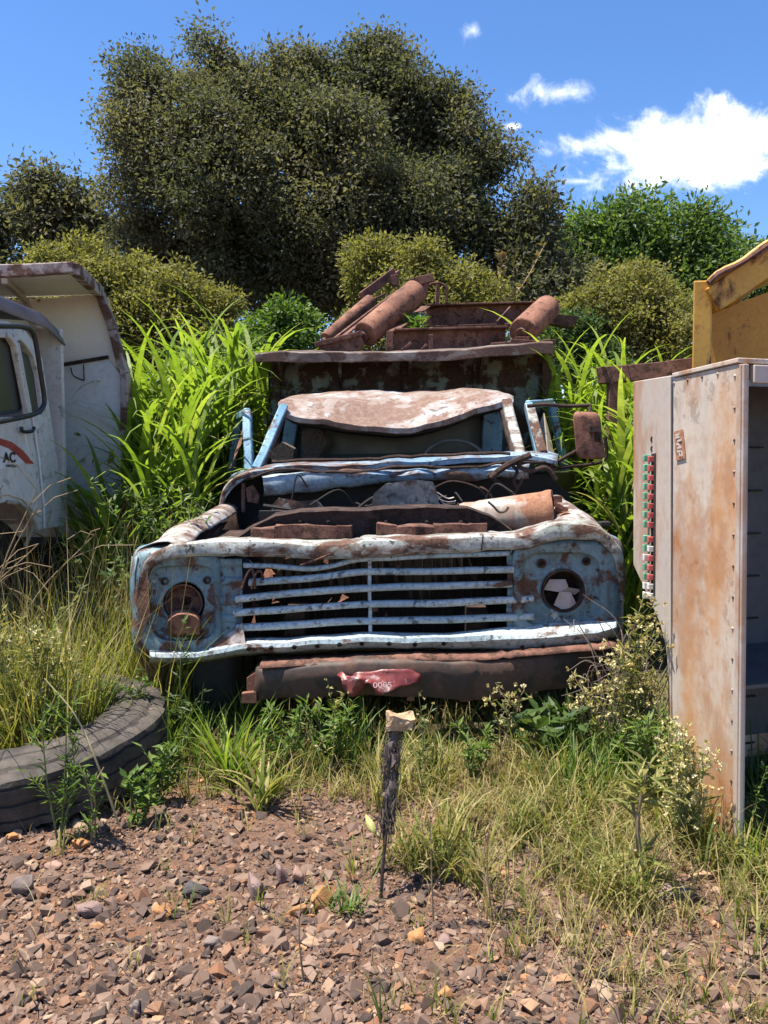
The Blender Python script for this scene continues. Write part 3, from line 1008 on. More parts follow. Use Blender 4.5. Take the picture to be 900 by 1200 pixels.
for x, y in ((398, 430), (478, 428), (330, 430), (560, 427)):
    p = at(x, y - 4, 5.80)
    mb = MB().plate([p, p + V((0, -.3, .01)), p + V((0, 0, -.16))], (.02, 0, 0))
    part('shield_gusset', mb, M['green_bed'], bed, 0)

# ================================================================== loose things on the truck
# canister lying over the engine bay
p0, p1 = at(540, 611, 3.80), at(649, 598, 3.70)
ax = (p1 - p0).normalized()
Lc = (p1 - p0).length
can = thing('rusty_canister', 'peeling rusty canister lying across the truck\'s open engine bay', 'canister', p0 + V((0, 0, -.075)))
mb = MB().lathe(p0, ax, [(0, .06), (0.01, .082), (.03, .090), (.08, .088), (.1, .091), (Lc - .05, .092), (Lc - .03, .096), (Lc - .015, .096), (Lc, .091), (Lc, .02), (Lc, .001)], 32, caps=False)
mb.dent(.012, 8)
part('canister_body', mb, M['canister'], can, 40)
mb = MB().lathe(at(662, 606, 3.69), (-.12, -1, -.1), [(-.06, .026), (.05, .026), (.05, .033), (.07, .033), (.07, .020), (.03, .018), (.03, .001)], 20)
mb.beam(at(648, 590, 3.70), at(664, 598, 3.70), .05, .02)
mb.box(at(653, 585, 3.70), (.04, .03, .03))
mb.tube([at(650, 596, 3.70), at(660, 600, 3.69), at(663, 604, 3.69)], .018, 8)
part('outlet_pipe', mb, M['rust_warm'], can, 40)
mb = MB().tube(smooth_path([at(x, y, 3.62) for x, y in ((572, 588), (578, 593), (585, 600), (592, 599), (596, 594))], 4), .006, 6)
part('wire_hook', mb, M['wire'], can, 40)

# conveyor idler set, tipped on the bed
idl = thing('conveyor_idler', 'brown rusted idler with two rollers tipped up on the truck bed', 'conveyor part', at(415, 405, 5.9))
def roller(name, a, b, r, parent, mat, hub=True):
    ax = (b - a).normalized()
    L = (b - a).length
    o = part(name, MB().lathe(a, ax, [(0, .001), (0, r * .93), (.006, r), (L - .006, r), (L, r * .93), (L, .001)], 32), mat, parent, 40)
    if hub:
        h = MB().lathe(a - ax * .035, ax, [(0, .001), (0, r * .36), (.012, r * .40), (.012, r * .26), (.04, r * .5), (.04, .001)], 16)
        part('hub', h, M['rust'], o, 40)
        h = MB().lathe(b, ax, [(0, r * .4), (.03, r * .3), (.03, .001)], 16)
        part('hub', h, M['rust'], o, 40)
    return o
roller('roller', at(428, 392, 5.80), at(487, 342, 6.2), .097, idl, M['rust_warm'])
roller('roller', at(382, 397, 5.9), at(434, 352, 6.3), .05, idl, M['rust_warm'])
mb = MB()
mb.beam(at(368, 405, 5.72), at(424, 390, 5.72), .03, .035, (0, 0, 1), 3)
mb.plate(A([(370, 406), (422, 388), (427, 404), (418, 412), (385, 412)], 5.73), (0, .03, 0))
mb.beam(at(390, 399, 5.8), at(466, 341, 6.25), .03, .02)
mb.beam(at(399, 397, 5.78), at(470, 342, 6.22), .05, .012)
mb.beam(at(481, 332, 6.22), at(508, 325, 6.22), .05, .06)
mb.plate(A([(482, 336), (505, 328), (499, 352), (492, 352)], 6.21), (0, .03, 0))
mb.beam(at(470, 340, 6.27), at(497, 325, 6.3), .04, .03)
mb.dent(.008, 6)
part('idler_frame', mb, M['rust'], idl, 0, bevel=.004)
mb = MB()
mb.beam(at(424, 350, 6.35), at(466, 319, 6.6), .07, .03)
mb.beam(at(422, 347, 6.3), at(462, 317, 6.55), .02, .05)
mb.plate(A([(456, 322), (467, 321), (468, 336), (458, 334)], 6.5), (0, .03, 0))
mb.beam(at(436, 352, 6.3), at(452, 345, 6.35), .03, .02)
mb.dent(.008, 6)
part('idler_bracket', mb, M['rust'], idl, 0, bevel=.004)
# conveyor frame
cf = thing('conveyor_section', 'rusted channel-iron conveyor frame with one roller on the truck bed', 'conveyor part', at(570, 408, 5.9))
mb = MB()
def channel(mb, a, b, h, fl, dirn=1):
    a, b = V(a), V(b)
    mb.beam(a, b, fl, .014)
    mb.beam(a + V((0, fl * .5 - .006, -h / 2)), b + V((0, fl * .5 - .006, -h / 2)), .010, h)
    mb.beam(a + V((0, 0, -h)), b + V((0, 0, -h)), fl, .014)
channel(mb, at(462, 387, 5.78), at(594, 384, 5.78), .155, .08)
channel(mb, at(500, 358.5, 6.5), at(655, 354, 6.5), .17, .09)
mb.beam(at(457, 388, 5.76), at(456, 413, 5.76), .02, .05)
mb.beam(at(461, 388, 5.78), at(500, 359, 6.5), .08, .012)
mb.beam(at(505, 392, 5.72), at(505, 410, 5.72), .012, .03)
mb.beam(at(583, 381, 6.1), at(599, 364, 6.3), .012, .07)
mb.beam(at(512, 358, 6.5), at(513, 334, 6.5), .05, .03)
mb.tube(smooth_path([at(x, y, 6.45) for x, y in ((500, 336), (508, 332), (518, 333), (523, 340), (523, 356))], 4), .012, 7)
mb.beam(at(470, 411, 5.7), at(482, 402, 5.7), .03, .02)
mb.beam(at(494, 411, 5.7), at(500, 404, 5.7), .03, .02)
mb.dent(.006, 5)
part('channel_rail', mb, M['rust'], cf, 0, bevel=.003)
ro = roller('roller', at(612, 389, 5.78), at(641, 361, 6.25), .10, cf, M['rust_warm'])
mb = MB().beam(at(575, 405, 5.75), at(650, 401, 5.75), .10, .03).box(at(612, 398, 5.74), (.10, .03, .04)).beam(at(598, 399, 5.72), at(630, 401, 5.72), .04, .02)
part('roller_rest', mb, M['rust'], cf, 0, bevel=.004)
sbeam = MB().plate(A([(648, 368), (680, 371), (672, 384), (650, 380)], 6.4), (0, .1, 0)).dent(.01, 8)
part('broken_end', sbeam, M['rust_dark'], cf, 0)


# ================================================================== helpers for planes and ground
def atX(px, py, X):
    d = ray(px, py)
    return CAM + d * (X / d.x)


def at_plane(px, py, P, N):
    d = ray(px, py)
    return CAM + d * ((P - CAM).dot(N) / d.dot(N))


def gz(x, y):
    near = max(0.0, 1 - abs(y - 2.5) / 12)
    return (noise.noise(V((x * 1.3, y * 1.3, 0))) * .03 + noise.noise(V((x * 5, y * 5, 3))) * .012) * near


# ================================================================== white tipper truck on the left
WT = V((-2.7, 4.2, 0))
wt = thing('tipper_truck', 'old dirty white tipper truck with red arc on its door', 'truck', WT)
SX = -1.90


def side(pts, X=SX):
    return [atX(x, y, X) for x, y in pts]


IN = V((-.05, 0, 0))
mb = MB()
mb.plate(side([(-22, 491), (52, 486), (62, 500), (71, 560), (78, 600), (76, 616), (46, 622), (40, 606), (28, 592), (10, 588), (-22, 595)]), IN)
mb.plate(side([(43, 404), (50, 420), (62, 500), (52, 488), (46, 440)]), IN)
mb.plate(side([(-22, 374), (10, 376), (30, 388), (43, 404), (46, 440), (40, 418), (28, 402), (8, 393), (-22, 391)]), IN)
mb.dent(.006, 4)
cab = part('cab', mb, M['white'], wt, 0, bevel=.006)
yb = atX(76, 600, SX).y
mb = MB().box((-2.80, yb + .02, 1.45), (1.80, .04, 1.15)).box((-2.8, 3.74, 1.15), (1.76, .04, .62)).box((-3.68, 4.24, 1.45), (.04, .96, 1.1))
part('cab_wall', mb, M['white'], cab, 0)
mb = MB().plate([V((-1.98, 3.74, 1.47)), V((-3.64, 3.74, 1.47)), V((-3.6, 3.80, 2.02)), V((-2.0, 3.80, 2.02))], (0, .01, 0))
part('windscreen', mb, M['glass_dark'], cab, 0)
rows = []
for Y in (3.74, 3.86, 4.1, 4.5, yb + .03):
    k = .06 if Y in (3.74, yb + .03) else 0
    zt = 2.02
    rows.append([V((-1.885, Y, zt - .03 - k)), V((-1.92, Y, zt + .05 - k)), V((-2.1, Y, zt + .12 - k)), V((-2.8, Y, zt + .16 - k)), V((-3.5, Y, zt + .12 - k)), V((-3.7, Y, zt - .03 - k))])
part('cab_roof', MB().loft(rows), plain('dull_roof_paint', (.20, .17, .19), .55, .25, 8), cab, 40, solid=.01)
mb = MB().plate(side([(-22, 491), (35, 487), (43, 535), (49, 585), (50, 606), (40, 600), (28, 586), (10, 580), (-22, 584)], SX + .012), (-.010, 0, 0))
wd = part('door', mb, M['white'], wt, 0, bevel=.004)
mb = MB().plate(side([(-22, 393), (4, 394), (13, 402), (26, 478), (24, 483), (-22, 489)], SX - .02), (-.006, 0, 0))
part('window', mb, M['glass_dark'], wd, 0)
mb = MB()
for a, b in (((8, 390), (17, 402)), ((17, 402), (33, 488)), ((-22, 389), (8, 390))):
    mb.beam(atX(*a, SX + .004), atX(*b, SX + .004), .05, .035, (1, 0, 0))
part('window_frame', mb, M['white'], wd, 0, bevel=.006)
mb = MB()
ws = side([(-22, 395), (4, 396), (12, 404), (25, 477), (23, 482), (-22, 488)], SX - .012)
mb.tube(ws, .007, 6)
part('window_seal', mb, M['black'], wd, 40)
mb = MB().plate(side([(19, 408), (36, 418), (42, 440), (47, 484), (33, 487)], SX - .03), (-.006, 0, 0))
part('quarter_window', mb, M['glass_dark'], cab, 0)
mb = MB().tube([atX(38, 488, SX + .012), atX(46, 540, SX + .012), atX(51, 590, SX + .012), atX(52, 618, SX + .012)], .007, 6)
mb.tube([atX(29, 508, SX + .012), atX(35, 540, SX + .012)], .006, 6)
part('door_edge', mb, M['decal_white'], wd, 30)
mb = MB().tube(smooth_path([atX(x, y, SX + .035) for x, y in ((25, 500), (26, 505), (32, 506), (38, 505), (40, 501))], 3), .010, 7)
part('handle', mb, M['black'], wd, 40)
mb = MB().plate(side([(-21, 521), (-10, 520), (0, 521), (10, 525), (20, 532), (30, 542), (-21, 556)], SX + .0145), (.0008, 0, 0))
part('emblem_ground', mb, M['decal_white'], wd, 0)
mb = MB().plate(side([(-21, 514), (-20, 513), (0, 513.5), (14, 518), (27, 528), (40, 543.5), (30, 543), (20, 533), (10, 525.5), (0, 521.5), (-20, 521), (-21, 522)], SX + .0160), (.0008, 0, 0))
part('emblem_arc', mb, M['decal_red'], wd, 0)
RX = Euler((math.radians(90), 0, math.radians(90)))
pa_ = atX(18.5, 541.5, SX + .0185)
lettering('lettering', 'AC', .070, pa_, RX, M['decal_black'], wd, .0006, 'RIGHT', 1.35, .0022)
lettering('lettering', 'mineração', .026, atX(20, 547, SX + .0185), RX, M['decal_black'], wd, .0006, 'RIGHT', 1.1)
mb = MB().tube(smooth_path([atX(x, y, -1.76) for x, y in ((-60, 381), (0, 382), (26, 383), (37, 388), (42, 402), (48, 440), (52, 468), (49, 479), (38, 486), (0, 494), (-60, 505))], 4), .013, 8)
part('mirror_bracket', mb, M['black'], wt, 60)
rows = [[atX(8, 588, SX + .01), atX(8, 588, SX - .1)], [atX(22, 590, SX + .012), atX(22, 590, SX - .1)], [atX(34, 600, SX + .012), atX(34, 600, SX - .1)], [atX(38, 618, SX + .01), atX(38, 618, SX - .1)], [atX(30, 640, SX + .01), atX(30, 640, SX - .1)]]
part('mudguard', MB().loft(rows), paint('stained_mudguard', (.42, .40, .32), (.30, .27, .16), .6, 8, .04, dirt=.7, seed=61), cab, 40, solid=.02)
# tipper bin with cab guard
YB = 5.2
wall = [(-120, 356), (30, 351), (118, 345), (133, 390), (148, 440), (149, 760), (-120, 760)]
tb = part('tipper_bin', MB().plate(A(wall, YB), (0, .05, 0)), M['binwall'], wt, 0)
L0, L1 = at(-140, 331, 4.45), at(88, 318, 4.45)
B0, B1 = at(-120, 356, YB), at(118, 345, YB)
part('cab_guard', MB().plate([L0, L1, B1, V((B0.x - .3, B0.y, B0.z))], (0, 0, .03)), M['binwall'], tb, 0)
mb = MB()
mb.beam(L0 + V((0, 0, .018)), L1 + V((0, 0, .018)), .05, .062, (0, 0, 1), 8)
edge = [L1, B1, at(133, 390, YB), at(148, 440, YB), at(150, 760, YB)]
for p, q in zip(edge[:-1], edge[1:]):
    mb.beam(p + V((0, -.01, .01)), q + V((0, -.01, .01)), .05, .07, (0, 1, 0) if q != B1 else (0, 0, 1), 4)
mb.dent(.008, 6)
part('bin_rim', mb, M['bintrim'], tb, 0, bevel=.006)
mb = MB().beam(at(5, 329, 4.45), at(31, 353, YB - .02), .03, .03).beam(at(31, 352, YB - .015), at(62, 470, YB - .015), .035, .025, (0, 1, 0)).beam(at(62, 470, YB - .015), at(64, 740, YB - .015), .035, .025, (0, 1, 0))
mb.dent(.004, 8)
part('bin_rib', mb, plain('tan_seam', (.38, .31, .24), .7, .25, 12), tb, 0)
mb = MB().plate(A([(66, 431), (128, 420), (143, 444), (143, 740), (66, 740)], YB - .012), (0, .010, 0))
part('bin_panel', mb, paint('bin_panel_paint', (.56, .58, .60), (.52, .53, .54), .74, 5, .02, dirt=.2, seed=63), tb, 0)
mb = MB().beam(at(64, 429, YB - .02), at(127, 418.5, YB - .02), .02, .022, (0, 0, 1), 4)
part('bin_slot', mb, M['rust_dark'], tb, 0)
mb = MB().tube(smooth_path([at(x, y, YB - .03) for x, y in ((83, 431), (86, 440), (98, 446))], 4), .004, 5).tube([at(98, 427, YB - .03), at(98.5, 446, YB - .03)], .004, 5)
part('wire_hook', mb, M['rust_dark'], tb, 40)
rows = [[B1, at(133, 390, YB), at(148, 440, YB), at(149, 640, YB)], [V((p.x * 1.62, 8.4, p.z)) for p in (B1, at(133, 390, YB), at(148, 440, YB), at(149, 640, YB))]]
part('bin_side', MB().loft(rows), M['white'], tb, 0, solid=.04)
part('chassis', MB().beam((-2.4, 3.6, .62), (-2.4, 8.6, .66), .1, .22).beam((-3.2, 3.6, .62), (-3.2, 8.6, .66), .1, .22).box((-2.8, 4.2, .5), (1.5, .12, .12)).box((-2.8, 6.6, .5), (1.5, .14, .14)).box((-2.2, 5.05, .55), (.45, .6, .4)), M['grime'], wt, 0, bevel=.01)
for x, y in ((-2.15, 4.15), (-3.45, 4.15), (-2.2, 6.6), (-3.4, 6.6)):
    c = V((x, y, .46))
    w = part('wheel', MB().lathe(c - V((.12, 0, 0)), (1, 0, 0), [(0, .26), (0, .40), (.02, .46), (.05, .49), (.19, .49), (.22, .46), (.24, .40), (.24, .26)], 40), M['tyre'], wt, 40)
    part('rim', MB().lathe(c - V((.10, 0, 0)), (1, 0, 0), [(0, .002), (0, .10), (.03, .12), (.03, .2), (.0, .26), (.20, .26), (.17, .2), (.17, .1), (.20, .002)], 28), M['rust_dark'], w, 40)

# ================================================================== steel cabinets on the right
C0 = on_ground(860, 1003)
C1 = on_ground(787, 936)
C0.z = C1.z = 0
sd = (C1 - C0).normalized()
wdir = V((1, .32, 0)).normalized()
CW = .95
C2, C3 = C1 + wdir * CW, C0 + wdir * CW
HC = 1.545
lean = V((-.030, 0, 0))
cb = thing('steel_cabinet', 'tall open steel cabinet with orange rust stains on its side', 'cabinet', (C0 + C2) / 2)


def wallp(a, b, z0, z1, th, inward):
    return MB().plate([a + V((0, 0, z0)), b + V((0, 0, z0)), b + V((0, 0, z1)) + lean, a + V((0, 0, z1)) + lean], inward * th)


inn = wdir
part('side_panel', wallp(C0, C1, 0, HC, .015, inn), M['cab_paint'], cb, 0, bevel=.003)
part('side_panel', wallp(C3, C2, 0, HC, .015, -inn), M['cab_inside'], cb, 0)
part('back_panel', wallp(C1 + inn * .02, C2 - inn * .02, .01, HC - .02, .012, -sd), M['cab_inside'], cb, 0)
mb = MB().plate([C0 + V((0, 0, HC + .002)) + lean - wdir * .006 - sd * .006, C1 + V((0, 0, HC + .002)) + lean - wdir * .006, C2 + V((0, 0, HC + .002)) + lean, C3 + V((0, 0, HC + .002)) + lean - sd * .006], (0, 0, .016))
part('top_panel', mb, M['cab_paint'], cb, 0, bevel=.003)
mb = MB()
o_ = -sd * .004
mb.beam(C0 + inn * .014 + o_, C0 + inn * .014 + V((0, 0, HC - .002)) + lean + o_, .028, .022, tuple(sd))
mb.beam(C0 + inn * .05 + V((0, 0, HC - .03)) + lean + o_, C3 - inn * .02 + V((0, 0, HC - .03)) + lean + o_, .02, .055)
mb.beam(C3 - inn * .022 + o_, C3 - inn * .022 + V((0, 0, HC - .002)) + lean + o_, .044, .022, tuple(sd))
mb.beam(C0 + inn * .012 - sd * .018, C0 + inn * .012 - sd * .018 + V((0, 0, HC - .002)) + lean, .014, .010, tuple(sd))
part('front_frame', mb, M['desk_paint'], cb, 0, bevel=.003)
mb = MB()
for z in (.52,):
    mb.plate([C0 + inn * .03 + sd * .04 + V((0, 0, z)), C3 - inn * .03 + sd * .04 + V((0, 0, z)), C2 - inn * .03 - sd * .02 + V((0, 0, z + .03)), C1 + inn * .03 - sd * .02 + V((0, 0, z + .03))], (0, 0, .012))
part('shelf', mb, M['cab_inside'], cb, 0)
mb = MB()
for z in (.18, .36, .66, .82, .98, 1.14, 1.3):
    for k in range(4):
        p = C1 + wdir * (.10 + k * .2) - sd * .016 + V((0, 0, z))
        mb.beam(p, p + wdir * .06, .006, .006)
part('back_groove', mb, M['grime'], cb, 0)
mb = MB()
nrm = -wdir
for i in range(16):
    z = .04 + i * .098
    mb.lathe(C0 + sd * .018 + V((0, 0, z)) + lean * (z / HC), nrm, [(-.001, .0055), (.002, .005), (.004, .003), (.005, .0004)], 8)
for i in range(4):
    mb.lathe(C0 + sd * (.12 + .1 * i) + V((0, 0, HC - .018)) + lean, nrm, [(-.001, .0055), (.002, .005), (.004, .003), (.005, .0004)], 8)
part('rivet', mb, M['bintrim'], cb, 40)
NP = V((-sd.y, sd.x, 0))


def onside(px, py, out=.0):
    p = at_plane(px, py, C0 + lean * .88, NP)
    return p - wdir * out


st = part('sticker', MB().plate([onside(790.5, 506, .003), onside(801, 503, .003), onside(804, 537, .003), onside(793, 540, .003)], wdir * .001), plain('worn_red_sticker', (.32, .15, .085), .7, .35, 40), cb, 0)
mb = MB()
for (x0, y0, x1, y1) in ((793, 510, 798, 509), (793, 513, 798, 512), (795, 517, 800, 515.5), (794, 521, 797, 520), (797, 521, 797.5, 526), (795, 525, 800, 524), (795, 529, 800, 528), (797, 529, 798, 535), (800, 529, 800.5, 535)):
    mb.beam(onside(x0, y0, .0042), onside(x1, y1, .0042), .004, .0075, (0, 0, 1) if abs(x1 - x0) > 2 else (0, 1, 0))
part('sticker_mark', mb, plain('worn_sticker_mark', (.46, .38, .33), .7, .3, 60), st, 0)

# control panel behind it
D1 = at(742, 600, 3.34)
pd = V((D1.x - C1.x, D1.y - C1.y, 0)).normalized()
PN = V((-pd.y, pd.x, 0))
SH = V((-.012, 0, 0))


def onpanel(px, py, out=0.0):
    return at_plane(px, py, C1 + SH - wdir * .004, PN) - wdir * out


pn = thing('control_cabinet', 'rust-streaked switch panel with red and green switches, wedged beside steel cabinet', 'cabinet', V((D1.x + .2, D1.y - .15, 0)))
outl = [onpanel(x, y) for x, y in ((742, 447), (785.5, 440), (785.5, 900), (784, 800), (780, 758), (773, 730), (757, 694), (742, 662))]
part('panel_body', MB().plate(outl, wdir * .55), M['desk_paint'], pn, 0, bevel=.004)
part('panel_plinth', MB().plate([onpanel(x, y) + wdir * .12 for x, y in ((752, 690), (788, 760), (788, 895), (754, 850))], wdir * .35 + sd * .25), M['grime'], pn, 0)
slot = part('switch_slot', MB().plate([onpanel(x, y, .0015) for x, y in ((763.5, 532), (769, 531), (768, 698), (763, 699))], wdir * .001), M['grime'], pn, 0)
mb = MB()
for y in (515, 526):
    mb.lathe(onpanel(764.5, y, .001), wdir, [(0, .012), (.001, .0005)], 14)
mb.lathe(onpanel(763.5, 620, .001), wdir, [(0, .010), (.001, .0005)], 3)
part('panel_hole', mb, M['grime'], pn, 0)
i = 0
for y in list(range(537, 615, 11)) + list(range(631, 700, 11)):
    w_ = MB().box(onpanel(760.5 - i * .02, y, .012), (.024, .020, .026))
    o = part('switch', w_, M['knob_green'] if i not in (10, 13, 14) else M['knob_white'], pn, 0, bevel=.002)
    part('switch_cap', MB().box(onpanel(765 - i * .05, y + 1, .010), (.020, .022, .022)), M['knob_red'] if i not in (9, 12, 13, 14) else (M['knob_red'] if i == 12 else M['knob_white']), o, 0, bevel=.002)
    i += 1

# ================================================================== yellow hopper behind the cabinets
hp = thing('yellow_hopper', 'faded yellow steel hopper with rusty sloping top, standing behind cabinets', 'hopper', at(870, 600, 5.2) * V((1, 1, 0)) if False else V((at(870, 600, 5.2).x, 5.2, 0)))
YH = 4.8
t0, b0 = at(824, 331, YH), at(824, 430, YH)
SK = .40
mb = MB().beam(V((b0.x, YH, 0)), t0, .11, .12, (0, 1, 0), 4)
for p in mb.v:
    p.x += (p.y - YH) * SK
mb.dent(.008, 4)
part('post', mb, M['yellow'], hp, 0, bevel=.008)
e0, e1 = at(834, 352, YH - .06), at(960, 268, YH - .06)
part('sloped_beam', MB().beam(e0, e1, .06, .15, (0, 0, 1), 6).dent(.01, 4), M['yellow'], hp, 0, bevel=.006)
part('post', MB().beam(V((e1.x, YH, 0)), e1, .13, .2, (0, 1, 0), 2), M['yellow'], hp, 0, bevel=.008)
r0, r1 = at(829, 332, YH - .12), at(960, 250, YH - .12)
rows = []
for i in range(13):
    p = r0.lerp(r1, i / 12)
    p = p + V((0, 0, .010 * math.sin(i * 1.3)))
    rows.append([p, p + V((.008, .02, .02)), p + V((1.3 * SK, 1.3, .02))])
part('roof_plate', MB().loft(rows).dent(.02, 4), M['yellow'], hp, 30, solid=.02)
part('roof_edge', MB().tube([r[0] + V((0, -.012, .0)) for r in rows], .018, 6).dent(.012, 7), M['rust'], hp, 40)
part('torn_edge', MB().plate([at(886, 303, 4.66), at(890, 289, 4.66), at(898, 284, 4.66), at(915, 272, 4.66), at(915, 285, 4.66)], (0, .02, 0)), M['rust_warm'], hp, 0)
part('back_panel', MB().plate([V((t0.x + 1.1 * SK, 5.9, .3)), V((e1.x + .6, 5.9, .3)), V((e1.x + .6, 5.9, e1.z)), V((t0.x + 1.1 * SK, 5.9, t0.z))], (0, .03, 0)), M['yellow'], hp, 0)
part('side_panel', MB().plate([V((t0.x + .06, YH + .08, .3)), V((t0.x + .03 + 1.08 * SK, 5.88, .3)), V((t0.x + .03 + 1.08 * SK, 5.88, t0.z - .05)), V((t0.x + .06, YH + .08, t0.z - .05))], (.02, 0, 0)), M['yellow'], hp, 0)
mb = MB().beam(at(700, 441, 5.3), at(815, 430, 5.1), .08, .11, (0, 0, 1), 6).dent(.012, 5)
part('rail', mb, M['rust'], hp, 0, bevel=.006)
part('rail_leg', MB().beam(V((at(720, 438, 5.27).x, 5.27, 0)), at(720, 441, 5.27), .08, .08, (0, 1, 0)), M['rust'], hp, 0)

# ================================================================== tyre, stake, brick
TC = V((-1.42, 3.06, .02))
ty = thing('old_tyre', 'large worn tyre lying flat with weeds growing through it', 'tyre', TC)
N = 120
prof = [(.02, .33), (.0, .40), (.005, .47), (.02, .53), (.03, .555), (.06, .556), (.062, .546), (.072, .546), (.074, .558), (.12, .558), (.122, .548), (.132, .548), (.134, .558), (.18, .557), (.182, .547), (.192, .547), (.194, .555), (.214, .550), (.222, .535), (.228, .512), (.222, .506), (.224, .494), (.235, .486), (.243, .465), (.247, .447), (.243, .442), (.245, .432), (.250, .427), (.254, .398), (.254, .390), (.250, .385), (.253, .377), (.250, .352), (.240, .325), (.228, .314), (.20, .31), (.05, .31), (.02, .33)]
tilt = Matrix.Rotation(math.radians(4), 3, 'X') @ Matrix.Rotation(math.radians(-2), 3, 'Y')
rows = []
for k in range(N):
    a = 2 * math.pi * k / N
    r_ = []
    for d, r in prof:
        if r > .503 and k % 4 == 0:
            r -= .009
            if d > .2:
                d -= .008
        r_.append(TC + tilt @ V((r * math.cos(a), r * math.sin(a), d)))
    rows.append(r_)
rows.append(rows[0])
mb = MB().loft(rows)
mb.dent(.014, 4)
mb.dent(.006, 16)
m, nt, out = new_mat('cracked_tyre_rubber')
k = NT(nt)
vec = k.coords()
n1 = k.noise(vec, 9, 8, .65)
n2 = k.noise(vec, 60, 5, .6)
col = k.ramp(n1, [(.3, (.024, .021, .019)), (.5, (.066, .055, .047)), (.72, (.12, .098, .078))])
k.bsdf(out, k.mix(k.rng(n2, .5, .75, 0, .5), col, (.03, .025, .022)), .8, k.math('ADD', n1, n2), .5, .006, 0, .3)
part('tyre_casing', mb, m, ty, 28)
dr_ = V((-2.12, 3.75, .0))
rd = thing('rusty_drum', 'dark rusty steel drum half hidden in grass before the white tipper', 'drum', dr_)
part('drum_body', MB().lathe(dr_ + V((-.3, 0, .22)), (1, -.15, .02), [(0, .01), (0, .2), (.02, .215), (.2, .21), (.21, .222), (.23, .21), (.44, .21), (.45, .222), (.47, .21), (.66, .215), (.67, .2), (.64, .19), (.64, .01)], 36).dent(.015, 6), M['rust'], rd, 35)
part('bung', MB().lathe(dr_ + V((.36, -.15, .27)), (1, -.15, .02), [(-.03, .03), (.012, .03), (.012, .001)], 12), M['rust_dark'], rd, 30)
rows = []
for k_ in range(61):
    a = 2 * math.pi * k_ / 60
    rows.append([TC + tilt @ V((r * math.cos(a), r * math.sin(a), d)) for d, r in ((.215, .318), (.205, .300), (.20, .29), (.16, .285), (.12, .283))])
part('bead_ring', MB().loft(rows).dent(.012, 9), M['rust_warm'], ty, 40)

S0 = on_ground(446, 1058)
S0.z = 0
sp = [S0, at(449, 1010, S0.y + .02), at(454, 960, S0.y + .05), at(458, 900, S0.y + .08), at(462, 856, S0.y + .10)]
stake = thing('rusty_stake', 'thin bent stake wrapped in dark dry roots, standing before bumper', 'stake', S0)
part('rod', MB().tube(smooth_path(sp, 4), .005, 7), M['rust_dark'], stake, 40)
mb = MB()
rr = smooth_path([at(453, 968, S0.y + .05), at(455, 945, S0.y + .055), at(457, 915, S0.y + .07), at(459, 885, S0.y + .085), at(462, 856, S0.y + .10)], 6)
mb.tube(rr, [.005 + .011 * min(1, i / 8) for i in range(len(rr))], 10)
mb.dent(.016, 34)
for i in range(170):
    p = rr[random.randrange(2, len(rr))] + V((random.uniform(-.022, .022), random.uniform(-.025, .015), random.uniform(-.01, .01)))
    q = p + V((random.uniform(-.018, .018), random.uniform(-.015, .015), -random.uniform(.03, .09)))
    mb.tube([p, (p + q) / 2 + V((random.uniform(-.008, .008), random.uniform(-.008, .004), 0)), q], random.uniform(.001, .0028), 4)
part('root_mass', mb, M['roots'], stake, 30)
bk = at(469, 853, S0.y + .10)


def rock_mesh(rs, squash=(1, 1, 1), seed=0, npt=13):
    r = random.Random(seed)
    bm = bmesh.new()
    for i in range(npt):
        v = V((r.gauss(0, 1), r.gauss(0, 1), r.gauss(0, 1))).normalized() * r.uniform(.75, 1.1)
        bm.verts.new((v.x * squash[0] * rs, v.y * squash[1] * rs, v.z * squash[2] * rs))
    h = bmesh.ops.convex_hull(bm, input=bm.verts)
    bmesh.ops.delete(bm, geom=[g for g in h['geom_interior'] if isinstance(g, bmesh.types.BMVert)], context='VERTS')
    bmesh.ops.triangulate(bm, faces=bm.faces)
    return bm


mb = MB().box((0, 0, 0), (.078, .045, .040))
bm = bmesh.new()
for p in mb.v:
    bm.verts.new(p)
bm.verts.ensure_lookup_table()
for f in mb.f:
    bm.faces.new([bm.verts[i] for i in f])
bmesh.ops.subdivide_edges(bm, edges=bm.edges, cuts=6, use_grid_fill=True)
for v in bm.verts:
    v.co += noise.noise_vector(v.co * 22) * .012 + noise.noise_vector(v.co * 70 + V((3, 1, 2))) * .005
me = bpy.data.meshes.new('brick_fragment')
bm.to_mesh(me)
bm.free()
bo = mesh_obj('brick_fragment', me, M['brick'], None)
bo.location = bk + V((0, 0, .018))
bo.rotation_euler = (0, math.radians(3), math.radians(8))
tag(bo, 'pale broken brick fragment balanced on top of the stake', 'brick')


# ================================================================== ground
def axis_coords(lo, hi, fine_lo, fine_hi, step):
    a = list(np.arange(fine_lo, fine_hi + 1e-6, step))
    s_ = step
    x = fine_hi
    while x < hi:
        s_ *= 1.35
        x += s_
        a.append(min(x, hi))
    s_ = step
    x = fine_lo
    while x > lo:
        s_ *= 1.35
        x -= s_
        a.insert(0, max(x, lo))
    return np.array(a)


